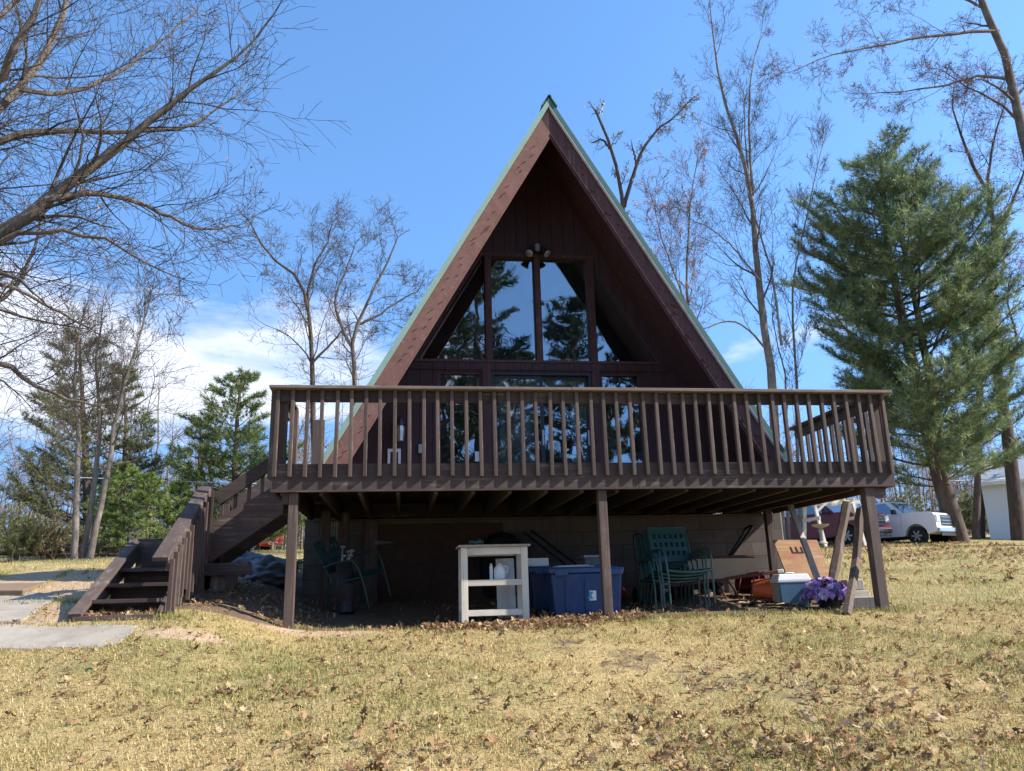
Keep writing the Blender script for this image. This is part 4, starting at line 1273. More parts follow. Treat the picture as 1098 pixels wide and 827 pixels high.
def set_truck(label, paint, px_front, py_base, Y, yaw):
    """front wheel foot stands where the photograph shows it"""
    p = at(px_front, py_base, Y); d = Vector((math.cos(yaw), math.sin(yaw)))
    s = Vector((math.sin(yaw), -math.cos(yaw)))
    c = Vector((p[0], p[1])) - d * 1.98 - s * .9
    return pickup('t', label, paint, (c.x, c.y, p[2]), yaw)


TRK = set_truck('white crew cab pickup parked beside the big pine tree', M['white_paint'], 986, 585, 23, R(-64))
set_truck('maroon pickup parked behind the white swing frame, chrome nose beside the white one', M['maroon_paint'], 911, 585, 23, R(-60))
p = at(296, 582, 47)
pickup('t', 'bright red pickup seen through the gap below the upper stairs', M['red_paint'], (float(p[0]) - 2.75, 48.0, G(p[0], 48)), R(160))

# white swing frame in the yard
sf = thing('swing_frame', 'white garden swing frame with slanted legs in the yard right of the cabin', 'swing frame', (14.6, 20, G(14.6, 20)))
pl = at(873, 582, 20); pr_ = at(914, 578, 20); zt = at(890, 541, 20)[2]
zf = min(pl[2], pr_[2]) - .2
for x, e in ((pl[0], 1), (pr_[0], -1)):
    b = MB()
    for s in (-.8, .8): b.bar((x, 20 + s, zf), (x, 20 + s * .45, zt), .10, .10, (0, 1, 0))
    b.bar((x, 19.35, zf + (zt - zf) * .66), (x, 20.65, zf + (zt - zf) * .66), .06, .12)
    b.bar((x, 19.64, zt - .35), (x + e * .45, 19.64, zt), .07, .09)
    b.build('end_frame', M['white_wood'], sf)
b = MB(); b.bar((pl[0] - .3, 19.65, zt + .05), (pr_[0] + .3, 19.65, zt + .05), .08, .14); b.bar((pl[0] - .3, 20.35, zt + .05), (pr_[0] + .3, 20.35, zt + .05), .08, .14)
for k in range(5):
    x = pl[0] + (pr_[0] - pl[0]) * k / 4; b.box(x - .04, x + .04, 19.5, 20.5, zt + .121, zt + .18)
b.build('top_beam', M['white_wood_x'], sf)
b = MB(); xm = (pl[0] + pr_[0]) / 2
bb_ = thing('bird_bath', 'small white pedestal bird bath in front of the swing frame', 'bird bath', tuple(at(882, 583, 19)))
q = at(882, 583, 19)
MB().lathe([(.20, 0), (.16, .06), (.08, .10), (.06, .30), (.09, .50), (.07, .56)], tuple(q), 14).build('pedestal', M['concrete'], bb_, sm=True)
MB().lathe([(.08, .561), (.28, .64), (.32, .70), (.27, .69), (.05, .63)], tuple(q), 16).build('bowl', M['concrete'], bb_, sm=True)

# white shed at the right edge, eaves towards the yard
pA = at(1062, 577, 32); hE = float(at(1062, 519, 32)[2] - pA[2])
sh = thing('white_shed', 'white garage with a pale grey roof at the right edge behind the oak', 'garage', tuple(pA), (0, 0, R(-47)))
MB().box(0, 8, 0, 6, -.5, hE).build('wall', M['shed_white'], sh, world=False)
b = MB(); rz = hE + 1.75
for s in (0, 1):
    y0, y1 = (-.4, 3.0) if s == 0 else (6.4, 3.0)
    b.prism([(y0, hE - .12), (y1, rz), (y1, rz + .12), (y0, hE + .02)], (-.35, 0, 0), (0, 1, 0), (0, 0, 1), (8.7, 0, 0))
b.build('roof', M['shed_roof'], sh, world=False)
MB().box(-.36, 8.36, -.43, -.405, hE - .16, hE + .03).build('fascia', M['white_plastic'], sh, world=False)
for x in (0, 7.9):
    MB().prism([(0, hE + .001), (6, hE + .001), (3, rz - .05)], (x, 0, 0), (0, 1, 0), (0, 0, 1), (.1, 0, 0)).build('gable_end', M['shed_white'], sh, world=False)
MB().box(3.2, 6.2, -.03, -.002, -.3, hE - .35).build('door', M['white_plastic'], sh, world=False)
# low rail fence far left
fe = thing('log_fence', 'low weathered log rail fence at the far left edge of the lawn', 'fence', tuple(at(85, 598, 28)))
pts = [at(px, 599, 28) for px in (-60, -20, 18, 52, 85, 118, 150, 182)]
for q in pts:
    MB().box(q[0] - .09, q[0] + .09, q[1] - .09, q[1] + .09, q[2] - .3, q[2] + .58).build('post', M['weathered'], fe)
b = MB()
for i in range(len(pts) - 1):
    for dz in (.16, .46): b.tube([pts[i] + np.array((0, -.1, dz)), pts[i + 1] + np.array((0, -.1, dz + .02))], .07, 6)
b.build('rail', M['weathered'], fe)
# overhead cable
P0, P1 = Vector(at(-160, 500, 31)), Vector(at(1160, 509, 31)); b = MB()
b.tube([P0.lerp(P1, k / 24) + Vector((0, 0, -.9 * (1 - (2 * k / 24 - 1) ** 2))) for k in range(25)], .022, 5)
tag(b.build('overhead_cable', M['wire'], sm=True), 'thin pale overhead cable strung behind the cabin', 'cable')


# ---- path slabs
def slab(name, pix, mat, label, lift=.012, th=.12):
    P = [Vector(gpt(px, py)) for px, py in pix]
    c = sum(P, Vector()) / len(P)
    # best flat plane through the corners
    A_ = np.array([[p.x - c.x, p.y - c.y] for p in P]); zz = np.array([p.z - c.z for p in P]); k = np.linalg.lstsq(A_, zz, rcond=None)[0]
    T = [Vector((p.x, p.y, c.z + k[0] * (p.x - c.x) + k[1] * (p.y - c.y) + lift)) for p in P]
    b = MB(); n = len(T); b.add(T + [p - Vector((0, 0, th)) for p in T], [tuple(range(n)), tuple(range(2 * n - 1, n - 1, -1))] + [(i, n + i, n + (i + 1) % n, (i + 1) % n) for i in range(n)])
    o_ = b.build(name, mat, bevel=.012)
    return o_, [(p.x, p.y) for p in T]


SLABS = []
o_, q = slab('path', [(-70, 700), (-20, 699), (0, 697), (30, 697.5), (60, 695), (95, 695.5), (124, 692), (133, 686), (140, 681), (147, 672.5), (110, 671.5), (60, 673), (20, 671), (-70, 671)], M['concrete'], ''); o_['kind'] = 'structure'; SLABS.append(q)
o_, q = slab('path', [(-70, 668), (0, 669), (22, 669), (64, 640), (40, 637), (-70, 639)], M['concrete'], '', .022); o_['kind'] = 'structure'; SLABS.append(q)
o_, q = slab('board_ramp', [(-40, 640), (24, 641), (62, 620), (98, 611), (70, 611), (-40, 629)], wood('ramp_board', (.24, .165, .10), 'y', .25), '', .04)
tag(o_, 'weathered tan board laid as a ramp beyond the concrete path', 'ramp'); SLABS.append(q)

# ================================================================== TREES
def tubes(segs, k, name, mat, parent):
    S = np.array(segs, float)
    p0, p1, r0, r1 = S[:, 0:3], S[:, 3:6], S[:, 6], S[:, 7]
    d = p1 - p0; d /= np.linalg.norm(d, axis=1)[:, None] + 1e-9
    up = np.where(np.abs(d[:, 2:3]) > .9, np.array([[1., 0, 0]]), np.array([[0, 0, 1.]]))
    a = np.cross(d, up); a /= np.linalg.norm(a, axis=1)[:, None] + 1e-9
    b = np.cross(d, a); V = []
    for p, r in ((p0, r0), (p1, r1)):
        for i in range(k):
            t = 2 * math.pi * i / k
            V.append(p + (a * math.cos(t) + b * math.sin(t)) * r[:, None])
    V = np.stack(V, 1)                          # n, 2k, 3
    n = len(S); base = (np.arange(n) * 2 * k)[:, None]
    F = np.concatenate([base + np.array([[i, (i + 1) % k, k + (i + 1) % k, k + i]]) for i in range(k)])
    return mesh_np(name, V.reshape(-1, 3), F, mat, parent, smooth_sh=True)


def poly_tube(polys, name, mat, parent, n=9):
    b = MB()
    for P, rs in polys: b.tube(P, rs, n)
    return b.build(name, mat, parent, sm=True)


def resample(P, n, g, jit):
    P = [Vector(p) for p in P]; L = [0]
    for a, b in zip(P, P[1:]): L.append(L[-1] + (b - a).length)
    out = []
    for i in range(n + 1):
        s = L[-1] * i / n; k = 0
        while k < len(P) - 2 and L[k + 1] < s: k += 1
        t = (s - L[k]) / max(1e-6, L[k + 1] - L[k])
        p0 = P[max(k - 1, 0)]; p1 = P[k]; p2 = P[k + 1]; p3 = P[min(k + 2, len(P) - 1)]
        q = .5 * ((2 * p1) + (p2 - p0) * t + (2 * p0 - 5 * p1 + 4 * p2 - p3) * t * t + (3 * p1 - p0 - 3 * p2 + p3) * t ** 3)
        out.append(q + Vector((g.uniform(-jit, jit), g.uniform(-jit, jit), g.uniform(-jit, jit))))
    return out


class Bare:
    """a leafless tree: given stems and limbs, then ever finer branching"""
    def __init__(s, seed, rmin=.006, wig=.16, upw=.05, ang=(.5, 1.0), ratio=.55, maxl=4, dens=1.0, kink=.0):
        s.g = random.Random(seed); s.seg = {5: [], 3: []}; s.stems = []; s.tips = []
        s.rmin, s.wig, s.upw, s.ang, s.ratio, s.maxl, s.dens = rmin, wig, upw, ang, ratio, maxl, dens

    def grow(s, p, d, r, L, lvl):
        g = s.g; n = (6, 6, 5, 4, 3, 3)[lvl]; sl = L / n; p = Vector(p); d = Vector(d).normalized(); az = g.uniform(0, 6.28)
        for i in range(n):
            w = s.wig * (.8 + .16 * lvl)
            d = (d + Vector((g.gauss(0, w), g.gauss(0, w), g.gauss(0, w) + s.upw))).normalized()
            q = p + d * sl
            r0 = max(s.rmin, r * (1 - .8 * i / n)); r1 = max(s.rmin * .8, r * (1 - .8 * (i + 1) / n))
            s.seg[5 if r0 > .022 else 3].append((*p, *q, r0, r1))
            if lvl < s.maxl and (i > 0 or lvl > 1):
                m = s.dens * (1.5, 1.4, 1.3, 1.25, 1.1, 1)[lvl]
                c = int(m) + (g.random() < m - int(m))
                for _ in range(c):
                    az += 2.4 + g.uniform(-.6, .6); s.child(p.lerp(q, g.random()), d, az, r0, L * (1 - .45 * i / n), lvl)
            p = q
        s.tips.append((tuple(p), tuple(d)))

    def child(s, p, d, az, r, L, lvl):
        g = s.g; a = d.orthogonal().normalized(); b = d.cross(a)
        th = g.uniform(*s.ang)
        dd = d * math.cos(th) + (a * math.cos(az) + b * math.sin(az)) * math.sin(th)
        s.grow(p, dd, r * g.uniform(.34, .50), L * s.ratio * 1.14 * g.uniform(.6, 1.35), lvl + 1)

    def limb(s, P, r0, r1, lvl=1, start=.15, n=14, nb=14, L=2.2, stem=False, jit=.03, power=1.0):
        g = s.g; Q = resample(P, n, g, jit)
        rs = [r0 + (r1 - r0) * (i / n) ** power for i in range(n + 1)]
        s.stems.append((Q, rs)); az = g.uniform(0, 6.28)
        for k in range(int(nb * s.dens)):
            t = start + (1 - start) * (k + g.random()) / max(1, int(nb * s.dens)); f = t * n; i = min(int(f), n - 1)
            p = Q[i].lerp(Q[i + 1], f - i); d = (Q[i + 1] - Q[i]).normalized(); az += 2.4 + g.uniform(-.5, .5)
            s.child(p, d, az, rs[i] * .8, L * (1.35 - .65 * t) / s.ratio, lvl - 1)
        e = (Q[-1] - Q[-2]).normalized(); s.grow(Q[-1], e, r1, L * .7, min(lvl + 1, s.maxl))

    def finish(s, label, mat, mat2=None, leaves=None, name='bare_tree', group=None, cat='tree'):
        b = s.stems[0][0][0]
        t = thing(name, label, cat, tuple(b), group=group)
        poly_tube([s.stems[0]] + [x for x in s.stems[1:] if x[1][0] > .118], 'trunk', mat, t, 10)
        rest = [x for x in s.stems[1:] if x[1][0] <= .118]
        if rest: poly_tube(rest, 'limb', mat, t, 7)
        allseg = []
        cr = None
        if len(s.seg[3]) < 150: s.seg[5] += s.seg[3]; s.seg[3] = []
        if s.seg[5]: cr = tubes(s.seg[5], 5, 'crown', mat2 or M['twig'], t)
        if s.seg[3]:
            tw = tubes(s.seg[3], 3, 'twigs' if cr else 'crown', mat2 or M['twig'], t)
        if leaves:
            frac, cols, size = leaves; g = s.g; V = []; F = []; C = []
            for p, d in s.tips:
                if g.random() > frac: continue
                for _ in range(g.choice((1, 1, 2, 3))):
                    c = Vector(p) + Vector((g.gauss(0, .05), g.gauss(0, .05), g.gauss(0, .05))); u = Vector((g.gauss(0, 1), g.gauss(0, 1), g.gauss(-.5, 1))).normalized(); w = u.orthogonal().normalized()
                    l = size * g.uniform(.6, 1.3); i = len(V); V += [c, c + u * l * .5 + w * l * .35, c + u * l, c + u * l * .5 - w * l * .3]
                    F.append((i, i + 1, i + 2, i + 3)); k = g.uniform(.7, 1.3); q = g.choice(cols); C += [tuple(x * k for x in q)] * 4
            if F: mesh_np('leaves', V, np.array(F), M['leaf'], t, col=np.array(C))
        return t


def P_(pix, Y, g=None, dy=0.0, foot=True):
    """stem points from where the photograph shows them; the depth drifts along the stem"""
    n = len(pix); out = []
    for i, (px, py) in enumerate(pix):
        out.append(Vector(at(px, py, Y + dy * (i / max(1, n - 1)))))
    if foot:
        q = out[0]; out.insert(0, Vector((q.x, q.y, G(q.x, q.y) - .2)))
        if (out[1] - out[0]).length < .5: out.pop(1)
    return out


# ---- big oak at the left edge: trunk outside the frame, limbs reaching in
T = Bare(21, rmin=.0042, wig=.15, upw=.03, ang=(.5, 1.0), ratio=.55, maxl=4, dens=1.0)
tr0 = P_([(-175, 560), (-185, 420), (-170, 300), (-150, 200), (-140, 60)], 3.2)
T.limb(tr0, .36, .22, lvl=1, nb=0, start=.6, L=2)
def lim(px, y0, dy, r0, r1, nb, L, st=.12): T.limb(P_(px, y0, dy=dy, foot=False), r0, r1, lvl=2, nb=nb, L=L, start=st, n=16)
lim([(-165, 330), (-70, 285), (0, 252), (56, 211), (102, 178), (147, 142), (193, 102), (234, 76), (277, 43)], 3.2, -.6, .15, .014, 22, 1.5)
lim([(-150, 200), (-70, 172), (0, 152), (51, 140), (127, 142), (193, 137), (228, 122), (264, 91)], 3.3, 1.0, .085, .010, 18, 1.15)
lim([(50, 214), (102, 208), (152, 218), (213, 247), (254, 241)], 2.8, .8, .055, .010, 13, 1.0)
lim([(-150, 200), (-60, 160), (0, 117), (30, 81), (56, 40), (90, -60)], 3.4, .8, .10, .03, 15, 1.5)
lim([(-140, 130), (-50, 110), (0, 86), (10, 61), (35, 20), (60, -50)], 3.0, -.8, .09, .03, 13, 1.5)
lim([(-168, 300), (-80, 270), (0, 259), (30, 249), (102, 254), (147, 279), (188, 298)], 3.0, -.5, .07, .009, 15, 1.0)
lim([(-180, 420), (-90, 400), (0, 391), (25, 407), (62, 424), (103, 434)], 3.6, 1.2, .09, .012, 12, 1.1)
lim([(-170, 330), (-60, 300), (0, 305), (50, 326), (82, 344), (125, 372)], 3.8, 1.6, .06, .009, 14, 1.0)
lim([(-170, 300), (-100, 190), (-40, 60), (0, 20), (60, -40)], 3.4, 1.4, .10, .03, 12, 1.6)
lim([(-100, 300), (-20, 330), (20, 300), (45, 235), (60, 205)], 4.6, .4, .06, .010, 12, 1.2)
lim([(20, 95), (75, 100), (125, 78), (170, 45), (215, 5)], 3.6, 1.2, .045, .009, 12, 1.0)
T.finish('huge bare oak at the left edge with long limbs reaching over the lawn', M['bark_oak'], leaves=(.018, [(.30, .17, .11), (.36, .22, .14)], .05), name='bare_oak')

# ---- three-stemmed tree beyond the stairs
T = Bare(33, rmin=.006, wig=.14, upw=.10, ang=(.4, .9), ratio=.52, maxl=4, dens=.85)
T.limb(P_([(80, 598), (82, 527), (84, 465), (80, 416), (82, 383), (86, 350)], 26), .15, .04, nb=13, L=2.4, start=.4)
T.limb(P_([(88, 598), (103, 510), (107, 453), (103, 395), (108, 350)], 26.3), .14, .04, nb=13, L=2.4, start=.4)
T.limb(P_([(95, 598), (115, 510), (123, 457), (136, 403), (150, 362), (160, 325)], 26.1), .14, .03, nb=18, L=2.6, start=.35)
T.limb(P_([(123, 498), (140, 495), (152, 490)], 25.8, foot=False), .05, .02, lvl=2, nb=3, L=1)
T.finish('bare tree of three pale trunks rising from one foot beyond the stairs', M['bark_grey'])

# ---- bare trees behind the cabin, left
T = Bare(41, rmin=.006, wig=.20, upw=.06, ang=(.5, 1.0), ratio=.5, maxl=4, dens=.85)
T.limb(P_([(338, 560), (335, 411), (330, 330), (320, 300), (300, 283), (284, 269), (269, 239)], 24, dy=1), .17, .03, nb=17, L=2.3, start=.42)
T.limb(P_([(329, 326), (333, 300), (338, 284), (350, 262), (356, 240)], 24.6, foot=False), .075, .02, lvl=1, nb=9, L=1.9)
T.limb(P_([(334, 390), (352, 372), (372, 350), (384, 345)], 24, foot=False), .065, .02, lvl=2, nb=7, L=1.8)
T.finish('bare forked tree left of the cabin, thin crown above the deck railing', M['bark_dark'])
T = Bare(44, rmin=.006, wig=.20, upw=.06, ang=(.5, 1.0), ratio=.5, maxl=4, dens=.85)
T.limb(P_([(384, 560), (381, 411), (378, 365), (389, 338), (404, 305), (414, 284), (424, 260)], 22, dy=-1), .17, .03, nb=17, L=2.2, start=.42)
T.limb(P_([(378, 372), (366, 350), (360, 320), (372, 288), (380, 262)], 22, foot=False), .08, .02, lvl=1, nb=10, L=1.8)
T.limb(P_([(384, 348), (405, 338), (430, 322), (448, 312)], 22, foot=False), .06, .02, lvl=1, nb=7, L=1.6)
T.finish('bare gnarled tree closest to the left slope of the roof', M['bark_oak'])
# ---- right of the roof
T = Bare(52, rmin=.006, wig=.17, upw=.06, ang=(.5, 1.1), ratio=.42, maxl=4, dens=1.0)
T.limb(P_([(690, 560), (672, 300), (668, 218), (658, 168), (648, 140), (640, 122)], 24), .21, .06, nb=7, L=1.1, start=.6)
T.limb(P_([(669, 222), (686, 168), (705, 140), (721, 127), (736, 112)], 24, foot=False), .11, .03, lvl=1, nb=9, L=1.6, start=.45)
T.limb(P_([(654, 160), (646, 150), (636, 153)], 24, foot=False), .07, .035, lvl=2, nb=3, L=.7)
T.limb(P_([(680, 190), (682, 176), (679, 160)], 24, foot=False), .065, .04, lvl=2, nb=3, L=.7)
T.finish('stubby half dead tree rising just above the right roof slope', M['bark_dark'], leaves=(.1, [(.55, .5, .3)], .1), name='half_dead_tree')
T = Bare(57, rmin=.006, wig=.15, upw=.10, ang=(.35, .8), ratio=.52, maxl=4, dens=.85)
T.limb(P_([(742, 560), (738, 330), (736, 300), (738, 250), (742, 200), (748, 170)], 27), .14, .02, nb=20, L=2.4, start=.42)
T.limb(P_([(737, 330), (722, 290), (708, 250), (700, 215)], 27, foot=False), .06, .02, nb=11, L=2.0)
T.finish('slim tree with rosy twigs between the roof and the tall many-stemmed tree', M['bark_grey'], M['twig_warm'], leaves=(.35, [(.40, .17, .13), (.5, .27, .2)], .11), name='budding_tree')
T = Bare(61, rmin=.006, wig=.11, upw=.10, ang=(.45, .95), ratio=.56, maxl=4, dens=.72)
T.limb(P_([(836, 575), (828, 414), (820, 355), (810, 274), (805, 203), (788, 140), (772, 91), (761, 0)], 22), .24, .02, nb=26, L=2.3, start=.36)
T.limb(P_([(807, 210), (803, 127), (808, 66), (823, 25)], 22, foot=False), .07, .015, lvl=1, nb=15, L=1.7)
T.limb(P_([(811, 280), (806, 220), (800, 160), (798, 110)], 22.4, foot=False), .07, .02, lvl=1, nb=12, L=1.7)
T.limb(P_([(838, 370), (825, 284), (806, 220), (793, 152)], 21.6, foot=False), .065, .015, lvl=1, nb=14, L=1.8)
T.limb(P_([(814, 300), (790, 270), (762, 245), (740, 236)], 21.6, foot=False), .05, .015, lvl=1, nb=9, L=1.8)
T.limb(P_([(820, 372), (790, 345), (755, 352), (720, 365)], 21.2, foot=False), .05, .015, lvl=1, nb=9, L=1.6)
T.finish('very tall many-stemmed bare tree rising behind the right end of the deck', M['bark_grey'])
T = Bare(64, rmin=.006, wig=.12, upw=.13, ang=(.3, .8), ratio=.5, maxl=4, dens=.85)
T.limb(P_([(858, 575), (854, 414), (851, 304), (868, 220), (884, 147)], 23), .085, .015, nb=18, L=1.7, start=.35)
T.limb(P_([(846, 575), (842, 414), (836, 378), (828, 340)], 22.8), .075, .02, nb=8, L=1.6, start=.5)
T.finish('slender bare sapling between the tall tree and the big pine', M['bark_grey'], name='bare_sapling')
# ---- right hand oaks
lv_red = [(.36, .15, .10), (.45, .22, .14), (.30, .11, .08)]
T = Bare(71, rmin=.006, wig=.19, upw=.03, ang=(.5, 1.0), ratio=.5, maxl=4, dens=.85)
T.limb(P_([(1092, 577), (1082, 480), (1075, 430), (1065, 370), (1062, 325), (1067, 264), (1058, 203), (1041, 173), (1021, 117)], 27), .36, .04, nb=18, L=3.0, start=.38)
T.limb(P_([(1064, 340), (1048, 318), (1022, 285), (1012, 240), (1005, 200)], 26.5, foot=False), .12, .02, lvl=1, nb=11, L=2.4)
T.limb(P_([(1067, 264), (1080, 230), (1096, 190), (1110, 150)], 27.5, foot=False), .11, .03, lvl=1, nb=12, L=2.4)
T.limb(P_([(1075, 430), (1090, 370), (1080, 320), (1086, 290)], 27.5, foot=False), .10, .03, lvl=1, nb=9, L=2.0)
T.limb(P_([(1058, 203), (1066, 150), (1078, 110)], 27, foot=False), .09, .03, lvl=1, nb=9, L=2.2)
T.finish('twisted oak with a few reddish leaves in front of the white garage', M['bark_dark'], leaves=(.26, lv_red, .16), name='oak_tree')
T = Bare(77, rmin=.006, wig=.15, upw=.02, ang=(.45, .95), ratio=.5, maxl=4, dens=.85)
T.limb(P_([(1140, 590), (1130, 400), (1118, 240), (1095, 137), (1080, 66), (1052, 0), (1030, -60)], 19), .34, .12, nb=7, L=2.4, start=.62)
T.limb(P_([(1070, 34), (1040, 34), (986, 41), (925, 53), (890, 60), (845, 78)], 19, dy=-1.2, foot=False), .085, .012, lvl=1, nb=16, L=1.8)
T.limb(P_([(1084, 86), (1050, 82), (1016, 91), (970, 98), (925, 101)], 19, dy=.8, foot=False), .075, .012, lvl=1, nb=14, L=1.6)
T.limb(P_([(1058, 10), (1010, -10), (960, -20)], 19, dy=.5, foot=False), .07, .02, lvl=1, nb=9, L=1.6)
T.limb(P_([(1098, 137), (1070, 110), (1040, 95), (1010, 75)], 19.6, dy=.8, foot=False), .07, .015, lvl=1, nb=11, L=1.5)
T.finish('leaning oak at the right edge whose long limbs reach left across the sky', M['bark_oak'], leaves=(.20, lv_red, .11), name='oak_tree')
T = Bare(79, rmin=.009, wig=.12, upw=.1, ang=(.35, .8), ratio=.5, maxl=2)
T.limb(P_([(1052, 577), (1051, 500), (1049, 430), (1047, 340)], 34), .22, .05, nb=12, L=2.2, start=.4)
T.finish('straight dark trunk standing between the big pine and the white garage', M['bark_dark'])


# ---- evergreens
def tufts_mesh(tf, name, parent, K, L, W, cols, seed, droop=.1, spread=.8):
    g = np.random.default_rng(seed); A = np.array([t[0] for t in tf]); D = np.array([t[1] for t in tf]); n = len(A)
    hue = g.random(n); base = np.array(cols[0])[None] * (1 - hue[:, None]) + np.array(cols[1])[None] * hue[:, None]
    base = base * g.uniform(.7, 1.3, (n, 1))
    A = np.repeat(A, K, 0); D = np.repeat(D, K, 0); base = np.repeat(base, K, 0); m = len(A)
    d = D + g.normal(0, spread, (m, 3)); d[:, 2] -= droop; d /= np.linalg.norm(d, axis=1)[:, None]
    s = np.cross(d, g.normal(0, 1, (m, 3))); s /= np.linalg.norm(s, axis=1)[:, None] + 1e-9
    l = (L * g.uniform(.7, 1.25, m))[:, None]; o = A + g.normal(0, L * .12, (m, 3))
    V = np.stack([o - s * W / 2, o + s * W / 2, o + d * l], 1).reshape(-1, 3)
    F = np.arange(m * 3).reshape(-1, 3)
    return mesh_np(name, V, F, M['needles'], parent, col=np.repeat(base * g.uniform(.85, 1.15, (m, 1)), 3, 0))


def conifer(name, label, stems, env, nbr, cols, seed, K=12, L=.2, W=.018, up=.12, start=.2, gap=.15, trunk='bark_pine', group=None, dens=1.0, sub=.55, rise=.05, cat='tree'):
    """stems: list of (points, r0, r1); env(t) = branch length at share t of the height"""
    g = random.Random(seed); t_ = thing(name, label, cat, tuple(stems[0][0][0]), group=group)
    polys = []; seg = []; tf = []
    for si, (P, r0, r1) in enumerate(stems):
        n = 14; Q = resample(P, n, g, .03); polys.append((Q, [r0 + (r1 - r0) * i / n for i in range(n + 1)]))
        az = g.uniform(0, 6.28); nb = nbr[si] if isinstance(nbr, (list, tuple)) else nbr
        for k in range(nb):
            nw = max(6, nb // 5); t = start + (1 - start) * min(.995, (int(k / nb * nw) + .5 + g.gauss(0, .13)) / nw)
            if g.random() < gap: continue
            f = min(t * n, n - 1e-3); i = int(f); p = Q[i].lerp(Q[i + 1], f - i); az += 2.4 + g.uniform(-.7, .7)
            BL = env(t) * g.uniform(.45, 1.2); d = Vector((math.cos(az), math.sin(az), rise + .5 * t + g.uniform(-.12, .12))).normalized()
            m = max(4, int(BL / .32)); q = p.copy(); rr = max(.014, .012 * BL + .008)
            for j in range(m):
                d = (d + Vector((g.gauss(0, .07), g.gauss(0, .07), up * .25 + g.gauss(0, .04)))).normalized()
                e = q + d * (BL / m); a = rr * (1 - .75 * j / m); seg.append((*q, *e, a, a * .8))
                fr = (j + 1) / m
                if fr > .28:
                    for sd in (-1, 1):
                        if g.random() > .85 * dens: continue
                        side = d.cross(Vector((0, 0, 1))).normalized() * sd
                        dd = (d * g.uniform(.5, .9) + side * g.uniform(.5, 1) + Vector((0, 0, g.uniform(-.05, .28)))).normalized()
                        sl = BL * sub * (1.15 - fr) * g.uniform(.5, 1.1) + .18; ns = max(2, int(sl / .21)); z = e.copy()
                        for w in range(ns):
                            dd = (dd + Vector((g.gauss(0, .12), g.gauss(0, .12), g.gauss(.03, .08)))).normalized()
                            z2 = z + dd * (sl / ns); seg.append((*z, *z2, .008, .006)); z = z2
                            if w >= 0: tf.append((tuple(z), tuple((dd + Vector((0, 0, .35))).normalized())))
                if fr > .55: tf.append((tuple(e), tuple((d + Vector((0, 0, .4))).normalized())))
                q = e
        for k in range(5): tf.append((tuple(Q[-1] + Vector((g.gauss(0, .1), g.gauss(0, .1), -.15 * k))), (0, 0, 1)))
    poly_tube(polys, 'trunk', M[trunk], t_, 9)
    tubes(seg, 4, 'limb', M[trunk], t_)
    tufts_mesh(tf, 'crown', t_, K, L, W, cols, seed)
    return t_


PG = [(.07, .125, .068), (.28, .33, .14)]
def env_big(t): return 5.4 * min(1, (1.05 - t) / .40) ** .75 * (.75 + .25 * min(1, t / .3))
conifer('pine_tree', 'large dark green white pine with two leaning trunks behind the parked pickups',
        [(P_([(1030, 582), (1009, 518), (987, 429), (964, 323), (950, 251), (944, 168)], 23), .42, .05),
         (P_([(1012, 520), (1009, 484), (998, 407), (978, 307), (964, 246), (955, 195)], 22.8, foot=False), .26, .05)],
        env_big, [112, 80], PG, 9, K=17, L=.33, W=.027, start=.13, gap=.16, sub=.52)
conifer('pine_tree', 'younger pine filling the gap between the big pine and the twisted oak',
        [(P_([(1046, 578), (1048, 500), (1052, 430), (1056, 330)], 31), .22, .04)],
        lambda t: 3.4 * (1 - t) ** .6 + .3, 46, PG, 15, K=17, L=.27, W=.030, start=.25, gap=.2)
conifer('pine_tree', 'pale sparse pine standing behind the three trunked tree',
        [(P_([(96, 592), (92, 500), (88, 420), (85, 362)], 33), .26, .04)],
        lambda t: 3.9 * (1 - t) ** .6 + .4, 84, [(.10, .115, .055), (.24, .24, .11)], 6, K=16, L=.28, W=.030, start=.15, gap=.15)
conifer('pine_tree', 'thin pine at the right shoulder of the three trunked tree',
        [(P_([(128, 592), (132, 520), (135, 460), (132, 400)], 34), .2, .04)],
        lambda t: 2.6 * (1 - t) ** .6 + .4, 60, [(.09, .115, .05), (.22, .235, .10)], 16, K=16, L=.28, W=.030, start=.15, gap=.15)
conifer('pine_tree', 'bushy bright green pine behind the upper stairs left of the deck',
        [(P_([(252, 595), (252, 520), (254, 460), (258, 408)], 32), .26, .05)],
        lambda t: 3.6 * (1 - t) ** .55 + .4, 76, [(.07, .12, .045), (.23, .27, .085)], 7, K=18, L=.28, W=.032, start=.06, gap=.08)
conifer('pine_tree', 'smaller yellowish pine between the bushy pine and the young spruces',
        [(P_([(212, 595), (212, 540), (214, 490), (216, 452)], 36), .18, .04)],
        lambda t: 2.6 * (1 - t) ** .6 + .3, 46, [(.075, .11, .04), (.21, .24, .075)], 17, K=16, L=.28, W=.030, start=.05, gap=.1)
for px, top, Y, wd, lab, sd in ((133, 500, 29, 1.7, 'bright green young spruce just right of the three trunks', 8), (158, 512, 28, 1.6, 'light green young spruce directly behind the bottom steps', 9),
                                (192, 520, 30, 1.6, 'young spruce nearest the stair handrail', 10), (112, 525, 31, 1.4, 'short young spruce half hidden by the three trunks', 11)):
    conifer('young_spruce', lab, [(P_([(px, 594), (px, 560), (px + 1, (560 + top) / 2), (px + 1, top)], Y), .09, .02)],
            (lambda w: (lambda t: w * (1 - t) ** .75 + .12))(wd), 64, [(.12, .19, .05), (.32, .39, .11)], sd, K=18, L=.15, W=.026, start=.03, gap=.03, sub=.5, group='young spruces by the log fence')


